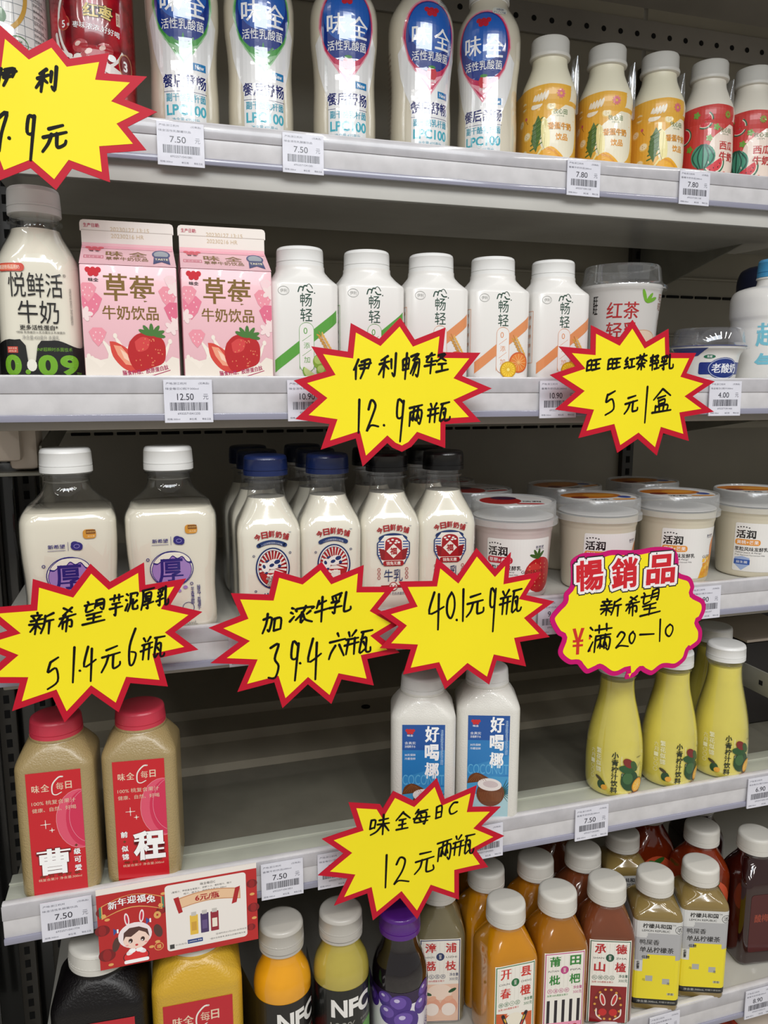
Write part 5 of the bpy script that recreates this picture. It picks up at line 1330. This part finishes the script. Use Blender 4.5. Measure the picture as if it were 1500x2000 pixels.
def card(name, label, outer, writing, Y, edge='cred', inner=None, ins=.0052, pen=.0024, tilt=0.0, extra=None, rail_y=None, smooth=False, clip_px=None):
    """outer: outline in photograph pixels, read onto the plane y=Y; writing: (char, x0, y0, x1, y1)"""
    P3 = [at(x, y, Y) for x, y in outer]
    cx = sum(p.x for p in P3) / len(P3); cz = sum(p.z for p in P3) / len(P3)
    o = thing(name, (cx, Y, cz)); tag(o, label, 'sign', 'yellow handwritten price cards')
    loc = lambda x, y: (at(x, y, Y).x - cx, at(x, y, Y).z - cz)
    out = [(p.x - cx, p.z - cz) for p in P3]
    if smooth: out = [tuple(p) for p in smooth_line(out + [out[0]], 4)[:-1]]
    bend = lambda x, z, e: Vector((x, -e - .0016 * math.cos(x * 38) - tilt * z, z))
    def cut(bm):
        x = -.12
        for k in range(1, 16):
            bmesh.ops.bisect_plane(bm, geom=bm.verts[:] + bm.edges[:] + bm.faces[:], plane_co=(x + k * .015, 0, 0), plane_no=(1, 0, 0))
    def make(nm, pts, e0, e1, m):
        bm = bmesh.new(); solid(bm, pts, e0, e1, 0, lambda x, z, e: Vector((x, -e, z))); cut(bm)
        for v in bm.verts: v.co = bend(v.co.x, v.co.z, -v.co.y)
        bmesh.ops.recalc_face_normals(bm, faces=bm.faces)
        return finish(bm, nm, m, o, smooth=False)
    make('card_board', out, -.0009, 0, M[edge])
    inn = [loc(*p) for p in inner] if inner else inset(out, ins)
    if inner and smooth: inn = [tuple(p) for p in smooth_line(inn + [inn[0]], 4)[:-1]]
    make('yellow_face', inn, 0, .00025, M['yellow'])
    bm = bmesh.new()
    for ch, x0, y0, x1, y1 in writing:
        slant = .03 if ch in '.-1/' else .14
        for k, st in enumerate(strokes(ch)):
            pts = [loc(x0 + (x1 - x0) * (a - .10 * (b - 50) + random.uniform(-2.5, 2.5)) / 100, y0 + (y1 - y0) * (b - slant * (a - 50) + random.uniform(-2.5, 2.5)) / 100) for a, b in st]
            pts = smooth_line(pts, 4) if len(pts) > 2 else [Vector(pts[0]), (Vector(pts[0]) + Vector(pts[1])) / 2, Vector(pts[1])]
            for qd in ribbon(pts, pen, pen * .72):
                vs = [bm.verts.new(bend(v[0], v[1], .00045 + k * .00002)) for v in qd]
                try: bm.faces.new(vs)
                except ValueError: pass
    bmesh.ops.recalc_face_normals(bm, faces=bm.faces)
    for f in bm.faces:
        if f.normal.y > 0: f.normal_flip()
    finish(bm, 'handwriting', M['ink'], o, smooth=False)
    if extra: extra(o, loc, bend, cx, cz)
    # clear clip that holds the card to the price rail
    if rail_y:
        p = at(*clip_px, rail_y)
        bm = bmesh.new(); add_box(bm, p.x - cx - .008, p.x - cx + .008, .001, rail_y - Y, p.z - cz - .004, p.z - cz + .004, 0, .001)
        finish(bm, 'holder_clip', M['clear'], o)
    return o

def row(txt, boxes): return [(c, *b) for c, b in zip(txt, boxes)]
# top left card
card('star_price_card', 'big yellow starburst price card hanging in front of the red bottle', 
     [(-15, 150), (-2, 48), (57, 100), (103, 76), (135, 116), (213, 103), (204, 143), (287, 148), (243, 193), (307, 217), (249, 247), (286, 292), (209, 299), (215, 356), (141, 330), (110, 372), (60, 329), (0, 352), (-20, 300), (-95, 310), (-65, 250), (-130, 215), (-70, 185), (-100, 140), (-40, 165)],
     row('伊利', [(-12, 130, 34, 170), (70, 132, 114, 184)]) + row('7.9元', [(-14, 214, 18, 300), (14, 250, 24, 274), (42, 210, 76, 318), (80, 240, 134, 298)]), .660, rail_y=.785, clip_px=(190, 232), pen=.0028)
# second shelf cards
card('star_price_card', 'yellow starburst price card covering the yogurt bottles in the middle of the second shelf',
     [(781.7, 620), (810, 663.3), (871.7, 639.3), (866, 687.7), (940.7, 688.7), (904, 734), (962.3, 758.7), (904, 785), (940, 824), (870, 828.3), (869.3, 875), (816, 856), (802, 872), (783.3, 882), (765, 874), (755, 865), (707.3, 910.7), (694.3, 856), (626.7, 878.3), (644, 828.3), (577.3, 818.7), (621.7, 778.3), (574.3, 743.3), (638.3, 725), (609.3, 676), (680, 686.7), (686, 630.7), (740.7, 661.7)],
     row('伊利畅轻', [(687, 697, 726, 740), (738, 690, 775, 740), (782, 684, 822, 740), (826, 684, 878, 730)]) + row('12.9两瓶', [(694, 777, 706, 850), (712, 774, 742, 844), (744, 820, 754, 832), (762, 766, 795, 864), (794, 786, 826, 832), (832, 780, 880, 828)]), .663, rail_y=.690, clip_px=(780, 745), tilt=-.02)
card('star_price_card', 'yellow starburst price card in front of the milk tea cup',
     [(1232.4, 625.1), (1259.1, 668), (1303.9, 642.3), (1306, 689.3), (1360.7, 689.3), (1342, 728.9), (1398.1, 745), (1355, 774), (1397.4, 804.4), (1338.7, 814), (1348.6, 861.6), (1296, 846), (1283.7, 889.9), (1245, 857), (1205.6, 884.4), (1193, 840), (1132.2, 855.8), (1148, 809), (1086.4, 800), (1126, 765.2), (1075.4, 732.2), (1126, 715), (1092.3, 676.1), (1153.5, 682), (1153.9, 635), (1205.6, 662.5)],
     row('旺旺红茶轻乳', [(1144, 697, 1172, 727), (1184, 695, 1210, 724), (1216, 696, 1238, 722), (1238, 690, 1262, 724), (1266, 690, 1286, 724), (1286, 690, 1316, 724)]) + row('5元/盒', [(1176, 752, 1208, 812), (1216, 768, 1246, 810), (1252, 752, 1268, 826), (1272, 756, 1312, 806)]), .660, rail_y=.690, clip_px=(1230, 742), tilt=.02)
# third shelf cards
card('star_price_card', 'large yellow starburst price card under the thick milk bottles',
     [(176.7, 1100.4), (214.8, 1136), (281.4, 1098.7), (284, 1142.9), (363.7, 1131), (333, 1182), (395.3, 1196.2), (341.6, 1235.7), (387.5, 1270.3), (312.7, 1285.6), (328, 1341.7), (254.5, 1333.5), (231.8, 1390), (179.5, 1353), (126.4, 1410), (103, 1361), (23.1, 1390), (38, 1335), (-48, 1336), (12, 1284), (-60, 1256), (14, 1233), (-40, 1190), (60, 1181.3), (63.9, 1131), (138, 1152)],
     row('新希望芋泥厚乳', [(54, 1192, 108, 1240), (112, 1182, 152, 1234), (160, 1166, 208, 1220), (212, 1158, 242, 1204), (244, 1152, 272, 1194), (274, 1146, 302, 1192), (304, 1142, 332, 1186)]) + row('51.4元6瓶', [(86, 1268, 126, 1346), (136, 1258, 152, 1334), (150, 1296, 164, 1310), (160, 1250, 192, 1332), (196, 1254, 238, 1312), (248, 1222, 276, 1304), (272, 1236, 324, 1290)]), .652, rail_y=.683, clip_px=(190, 1262), pen=.0021)
card('star_price_card', 'yellow starburst price card under the blue capped milk bottles',
     [(627.2, 1096.3), (650, 1127), (710.2, 1103.4), (707, 1146), (772.8, 1146.8), (738, 1190), (785.2, 1217.5), (742, 1243), (782, 1276), (718, 1288), (731.4, 1340.5), (667, 1327), (647.3, 1375), (601, 1336), (551.9, 1383.6), (536, 1333), (464.3, 1353.5), (487, 1299), (411.7, 1297), (467, 1255), (407.8, 1227.4), (470, 1203), (451.2, 1159.2), (525, 1161), (536, 1113.3), (588, 1128)],
     row('加浓牛乳', [(510, 1190, 552, 1240), (564, 1178, 612, 1218), (612, 1160, 642, 1214), (640, 1152, 688, 1200)]) + row('39.4六瓶', [(520, 1252, 556, 1326), (556, 1238, 592, 1330), (580, 1284, 592, 1296), (596, 1236, 632, 1328), (640, 1230, 676, 1288), (670, 1224, 728, 1282)]), .654, rail_y=.683, clip_px=(600, 1228), tilt=.02, pen=.0025)
card('star_price_card', 'yellow starburst price card overlapping its neighbour, above the coconut drinks',
     [(853, 1090), (893, 1124), (930, 1070), (967, 1112), (998.6, 1079), (993.7, 1129), (1057.7, 1117.7), (1029, 1163), (1084.6, 1175.6), (1039, 1208), (1075, 1245), (1016, 1254), (1028, 1302), (969, 1289), (954, 1336), (911, 1306), (868, 1345), (850.5, 1304), (788, 1318), (803, 1269), (743, 1267), (780, 1225), (740, 1197), (801, 1179), (780, 1137), (845, 1135)],
     row('40.1元9瓶', [(832, 1146, 872, 1232), (868, 1150, 892, 1214), (884, 1196, 898, 1212), (896, 1146, 910, 1214), (908, 1152, 946, 1206), (946, 1132, 974, 1236), (974, 1144, 1020, 1202)]), .648, rail_y=.683, clip_px=(915, 1188), tilt=-.01, pen=.0025)
card('star_price_card', 'yellow starburst price card with a bent tip, in front of the coconut drinks',
     [(852, 1518), (868, 1560), (931.5, 1535), (923, 1577), (979, 1577), (941, 1615), (986, 1634.5), (932, 1663), (955.5, 1696), (897, 1707), (897.5, 1759), (844, 1739), (814.5, 1795), (781, 1753), (729, 1799), (718, 1746), (654, 1772), (680, 1718), (622, 1712), (672, 1669), (629.5, 1640.5), (697, 1617), (681, 1568), (742, 1570), (747, 1578), (767, 1543), (807, 1562)],
     row('味全每日C', [(720, 1586, 762, 1632), (770, 1580, 800, 1620), (804, 1574, 840, 1610), (846, 1570, 866, 1598), (872, 1564, 896, 1592)]) + row('12元两瓶', [(746, 1664, 760, 1736), (764, 1664, 804, 1730), (806, 1654, 850, 1708), (850, 1634, 884, 1682), (882, 1624, 928, 1674)]), .645, rail_y=.675, clip_px=(810, 1640), tilt=.015, pen=.0023)
# cloud card
def cloud_extra(o, loc, bend, cx, cz):
    mk = lambda: Print(lambda u, v, e: bend(u * .001, v * .001, .0003 + e * .001), step=0, e0=.15, de=.05)
    def c(x, y): a = loc(x, y); return a[0] * 1000, a[1] * 1000
    for ch, x0, y0, x1, y1, r in (('暢', 1124, 1090, 1180, 1158, 3), ('銷', 1190, 1084, 1246, 1152, 2), ('品', 1258, 1079, 1322, 1144, 0)):
        q = mk(); a, b = c(x0, y1), c(x1, y0); X, Y_, W, H = (a[0] + b[0]) / 2, (a[1] + b[1]) / 2, b[0] - a[0], b[1] - a[1]
        q.t(ch, X, Y_, H * 1.22, (30, 20, 30), W * 1.22, .13, rot=r); q.t(ch, X, Y_, H * 1.14, (246, 240, 240), W * 1.14, .10, rot=r); q.t(ch, X, Y_, H * .96, (206, 26, 40), W * .96, .035, rot=r)
        q.done('title_character', o)
    q = mk()
    a, b = c(1117, 1280), c(1142, 1226); q.t('¥', (a[0] + b[0]) / 2, (a[1] + b[1]) / 2, b[1] - a[1], (206, 40, 30), b[0] - a[0], .04)
    for y in (1244, 1268): a = c(1152, y); q.rect(a[0] - 1, a[1] - 2.5, a[0] + 1, a[1] + 2.5, (206, 40, 30))
    q.done('printed_yuan_sign', o)
card('cloud_price_card', 'yellow cloud shaped price card with magenta rim and printed red title',
     [(1117, 1112), (1118, 1095), (1140, 1081), (1172, 1080), (1195, 1074), (1240, 1074), (1280, 1068), (1316, 1072), (1326, 1092), (1327, 1118), (1350, 1128), (1358, 1146), (1356, 1160), (1376, 1172), (1380, 1190), (1372, 1210), (1366, 1216), (1373, 1232), (1370, 1255), (1352, 1270), (1347, 1272), (1340, 1290), (1320, 1305), (1300, 1304), (1290, 1306), (1272, 1318), (1256, 1313), (1249, 1309), (1238, 1320), (1219, 1325), (1222, 1310), (1205, 1318), (1190, 1318), (1172, 1306), (1165, 1308), (1146, 1316), (1134, 1305), (1128, 1298), (1112, 1298), (1096, 1286), (1092, 1272), (1100, 1248), (1090, 1240), (1078, 1220), (1077, 1205), (1090, 1188), (1102, 1175), (1104, 1160), (1116, 1144)],
     row('新希望', [(1170, 1166, 1214, 1204), (1218, 1160, 1250, 1202), (1246, 1148, 1290, 1204)]) + row('满20-10', [(1148, 1216, 1192, 1276), (1196, 1230, 1230, 1266), (1224, 1230, 1242, 1258), (1246, 1232, 1278, 1244), (1284, 1206, 1292, 1254), (1296, 1216, 1320, 1246)]), .652, edge='cmag', ins=.0052, rail_y=.683, clip_px=(1225, 1170), smooth=True, extra=cloud_extra, pen=.0024)

# ================================================================ price tags on the rails
def price_tag(i, px, price, label, w=.0405, h=.0365, rot=0, dz=0.0, seed=0):
    D, zt = SH[i]; Y = D - .0024
    x = at(px, at_row(i, px), Y).x
    t = thing('price_tag', (x, Y, zt + CZ - .0035 - h / 2 + dz)); tag(t, label, 'price tag', 'barcode price tags on the rails'); t.rotation_euler = (R_(-1.2), R_(rot), 0)
    bm = bmesh.new(); add_box(bm, -w / 2, w / 2, 0, .0012, -h / 2, h / 2, 0, 0); finish(bm, 'tag_slip', M['paper'], t, smooth=False)
    P = Print(lambda u, v, e: Vector((u * .001, -e * .001, v * .001)), step=0, e0=.12, de=.03); g, k = (110, 110, 122), (50, 50, 62)
    W, H = w * 1000, h * 1000
    P.t('产地:浙江杭州', -W * .24, H * .41, 2.0, g, W * .42); P.t('(见商品)', W * .33, H * .41, 2.0, g, W * .22); P.t(('味全每日C桃汁300ml', '味全活性乳酸菌饮品', '香蕉牛奶饮品280ml')[seed % 3], -W * .12, H * .29, 2.0, g, W * .68)
    P.t(price, -W * .06, H * .10, 5.6, k, W * .34, .004); P.t('元', W * .36, H * .10, 4.6, g, W * .11)
    rnd = random.Random(seed + 5); xx = -W * .38
    while xx < W * .40:
        b = rnd.choice((.35, .5, .8)); P.rect(xx, -H * .22, min(xx + b, W * .4), -H * .03, k); xx += b + rnd.choice((.35, .5, .7))
    P.t('6932571%06d' % (41004 + seed * 77), 0, -H * .29, 1.8, g, W * .46); P.t('规格:300ml', -W * .32, -H * .42, 1.7, g, W * .26); P.t('单位:瓶', W * .08, -H * .42, 1.7, g, W * .15); P.t('等级:正品', W * .36, -H * .42, 1.7, g, W * .18)
    P.done('tag_print', t); return t
def at_row(i, px):
    """pixel row of a shelf's rail at column px"""
    a = {1: (229, .0939, 307), 2: (731.6, .0045, 0), 3: (1224.5, -.0816, 380), 4: (1771, -.178, 3), 5: (1987, -.262, 1244)}[i]
    return a[0] + a[1] * (px - a[2]) + 20
for a in ((1, 352, '7.50', 'price tag reading 7.50 beside the big starburst card on the top rail', .0425, .0385, 1), (1, 592, '7.50', 'price tag reading 7.50 under the green labelled yogurt drinks', .0405, .0365, 1),
          (1, 1141, '7.80', 'price tag reading 7.80 under the banana milk bottles', .0405, .0365, 2), (1, 1358, '7.80', 'price tag reading 7.80 under the watermelon milk bottles', .0405, .0365, 2),
          (2, 367, '12.50', 'price tag reading 12.50 under the pink cartons', .0405, .0365, 3), (2, 605, '10.90', 'price tag half covered by the middle starburst card on the second rail', .0405, .0365, 4),
          (2, 1091, '10.90', 'price tag reading 10.90 beside the card for the milk tea', .0405, .0365, 5), (2, 1418, '4.00', 'price tag reading 4.00 under the low yogurt cup', .0405, .0365, 6),
          (3, 490, '8.60', 'price tag mostly covered by the card under the blue capped bottles', .0405, .0365, 7), (3, 1086, '9.90', 'price tag between the last starburst and the cloud card', .0405, .0365, 8),
          (3, 1378, '9.90', 'price tag half covered by the cloud card edge', .0405, .0365, 9), (4, 129, '7.50', 'price tag reading 7.50 with a turned corner, beside the bunny promotion card', .0425, .0365, 10),
          (4, 551, '7.50', 'price tag reading 7.50 on the far side of the bunny promotion card', .0405, .0365, 11), (4, 660, '7.50', 'price tag mostly covered by the starburst card of the fourth rail', .0405, .0365, 12),
          (4, 948, '7.50', 'price tag peeking out past the starburst card below the coconut drinks', .0405, .0365, 13), (4, 1157, '7.50', 'price tag reading 7.50 below the first lime drink', .0405, .0365, 14),
          (4, 1490, '6.90', 'price tag reading 6.90 at the picture edge below the lime drinks', .0405, .0365, 15), (5, 1299, '8.90', 'price tag reading 8.90 below the lemon tea bottles', .0405, .0365, 16),
          (5, 1484, '8.90', 'price tag reading 8.90 at the end of the lowest rail', .0405, .0365, 17)):
    price_tag(a[0], a[1], a[2], a[3], a[4], a[5], rot=random.uniform(-.6, .6), seed=a[6])

# ================================================================ bunny promotion card
def promo():
    Y = .664
    c = [at(x, y, Y) for x, y in ((190, 1730), (500, 1695), (505, 1838), (192, 1892))]
    x0, x1 = (c[0].x + c[3].x) / 2, (c[1].x + c[2].x) / 2; zt = (c[0].z + c[1].z) / 2; zb = (c[2].z + c[3].z) / 2
    W, H = (x1 - x0) * 1000, (zt - zb) * 1000
    t = thing('promotion_card', ((x0 + x1) / 2, Y, (zt + zb) / 2)); tag(t, 'red and white bunny promotion card with a scroll and three small bottles', 'sign')
    bm = bmesh.new(); add_box(bm, -W / 2000, W / 2000, 0, .0012, -H / 2000, H / 2000); finish(bm, 'card_board', M['cartonw'], t, smooth=False)
    bm = bmesh.new(); add_box(bm, -.01, .01, .0012, .0115, H / 2000 - .018, H / 2000 - .008); finish(bm, 'holder_clip', M['clear'], t)
    P = Print(lambda u, v, e: Vector((u * .001, -e * .001, v * .001)), step=0, e0=.1, de=.02)
    s = W / 310.0
    def q(x, y): return (x - 155) * s, (H / 2) - y * H / 158.0        # card pixels 310 x 158
    def R(x0, y0, x1, y1, col): a, b = q(x0, y1), q(x1, y0); P.rect(a[0], a[1], b[0], b[1], col)
    def Gn(pts, col): P.poly([q(*p) for p in pts], col)
    def E(x, y, rx, ry, col, rot=0, **k): a = q(x, y); P.ell(a[0], a[1], rx * s, ry * s, col, rot, **k)
    def T(tx, x, y, h, col, w, **k): a = q(x, y); P.t(tx, a[0], a[1], h * s, col, w * s, **k)
    red, dr, gd = (186, 30, 32), (120, 12, 20), (226, 170, 96)
    R(0, 10, 310, 158, red)
    for x, y, r in ((10, 44, 12), (8, 80, 14), (120, 60, 10), (14, 130, 16), (300, 40, 11), (302, 90, 12), (296, 130, 9)): E(x, y, r, r * .85, dr); E(x, y, r * .5, r * .8, (150, 20, 26))
    for x, y in ((18, 60), (20, 150), (110, 122), (98, 130), (300, 62), (303, 112), (125, 28)): E(x, y, 5, 3, gd)
    P.rr(*q(128, 147), *q(288, 14), 7 * s, (240, 234, 228))
    Gn([(128, 30), (146, 14), (160, 14), (128, 60)], (240, 234, 228))
    # banner
    def bend_(x0, x1, y0, y1, sag, n=8): 
        u = [(x0 + (x1 - x0) * i / n, y0 - sag * math.sin(math.pi * i / n)) for i in range(n + 1)]; d = [(x0 + (x1 - x0) * i / n, y1 - sag * math.sin(math.pi * i / n)) for i in range(n, -1, -1)]; return u + d
    Gn(bend_(4, 126, 34, 56, 14), (60, 130, 100)); Gn(bend_(8, 122, 32, 58, 14), gd); Gn(bend_(10, 120, 33, 56, 14), (176, 24, 30))
    E(12, 52, 5, 5, gd, n=6); E(119, 50, 5, 5, gd, n=6)
    for i, ch in enumerate('新年迎福兔'): T(ch, 29 + i * 18, 36 - 8 * math.sin(math.pi * (i + .5) / 5), 17, W_, 17, bold=.02, halo=(110, 14, 20), hb=.03)
    # little girl in a bunny hood
    E(68, 142, 25, 15, (96, 10, 18)); E(68, 142, 23, 13, (222, 40, 46)); P.rr(*q(45, 155), *q(92, 148), 1.4, W_); E(68, 133, 11, 9, (222, 40, 46)); E(57, 133, 8, 5, (246, 232, 234), 30); E(80, 133, 8, 5, (246, 232, 234), -30); E(61, 130, 7, 5, W_); E(75, 130, 7, 5, W_)
    E(32, 112, 7, 16, (84, 50, 44), -14); E(112, 100, 8, 15, (84, 50, 44), 14)
    E(68, 100, 32, 28, (246, 232, 234)); E(54, 66, 4.6, 14, (246, 232, 234), 6); E(82, 64, 4.6, 14, (246, 232, 234), -6); E(54, 66, 2.4, 10, (206, 40, 70), 6); E(82, 64, 2.4, 10, (206, 40, 70), -6)
    E(70, 108, 25, 21, (248, 216, 200)); Gn([(45, 108), (47, 92), (58, 84), (76, 84), (92, 92), (95, 108), (88, 98), (76, 92), (60, 102), (50, 100)], (84, 50, 44))
    for x in (59, 82): E(x, 110, 4, 5, (60, 34, 30)); E(x - 1, 112, 1.6, 1.6, W_, n=8)
    E(70, 120, 3, 2.4, (206, 60, 60), n=10); E(52, 118, 3, 1.6, (244, 160, 160), n=8); E(88, 117, 3, 1.6, (244, 160, 160), n=8)
    for x, y in ((36, 86), (98, 76)): Gn([(x - 8, y - 7), (x, y), (x + 8, y - 7), (x + 8, y + 7), (x, y), (x - 8, y + 7)], (60, 80, 150)); R(x - 1.5, y - 4, x + 1.5, y + 4, W_)
    E(112, 68, 7, 8, gd); R(110, 66, 114, 70, red); E(112, 132, 9, 9, gd); E(112, 132, 7.6, 7.6, red); T('福', 112, 132, 9, gd, 9, bold=.03)
    # white panel
    T('味全每日C', 212, 22, 6, B_, 30, bold=.01); T('(葡萄汁、莓桃复合果蔬汁、胡萝卜汁、果籽橙汁、橙汁', 200, 30, 5, B_, 118); T('橙汁、椰子汁、杨梅复合果汁) 300ml', 206, 36.5, 5, B_, 84)
    Gn(bend_(150, 276, 44, 66, 8), (206, 150, 110)); Gn(bend_(152, 274, 46, 64, 8), (236, 196, 156))
    for x in (148, 270): Gn([(x - 4, 42), (x + 6, 40), (x + 13 if x < 200 else x - 2, 72), (x + 5 if x < 200 else x - 12, 74)], (176, 24, 32))
    T('6元/瓶', 210, 49, 15, (170, 20, 30), 48, bold=.03)
    for x, c2 in ((182, (232, 190, 70)), (203, (70, 50, 100)), (223, (150, 30, 50))): P.rr(*q(x - 8, 122), *q(x + 8, 82), 1.2 * s, c2); R(x - 5, 76, x + 5, 84, (200, 196, 190)); R(x - 5, 96, x + 5, 114, (240, 230, 214) if x > 210 else (210, 160, 60) if x < 190 else (100, 80, 130))
    T('活动时间:01月23日-02月05日', 255, 130, 4, B_, 62); T('*图片仅供参考,具体以店铺实物为准', 248, 138, 4, B_, 72)
    R(133, 134, 142, 143, (60, 60, 60)); T('中央商场', 155, 137, 4, (120, 120, 120), 22); R(168, 131, 198, 139, (30, 60, 130)); T('LAWSON 罗森', 183, 135, 3.4, W_, 26)
    P.done('card_print', t)
promo()
print('objects', len(bpy.data.objects), 'tris', sum(len(m.loop_triangles) if m.loop_triangles else sum(len(p.vertices) - 2 for p in m.polygons) for m in bpy.data.meshes))
# prototypes that ended up unused are dropped
for o in list(bpy.data.objects):
    if o.type == 'EMPTY' and o.parent is None and 'category' not in o:
        for c in list(o.children):
            for d in list(c.children): bpy.data.objects.remove(d)
            bpy.data.objects.remove(c)
        bpy.data.objects.remove(o)
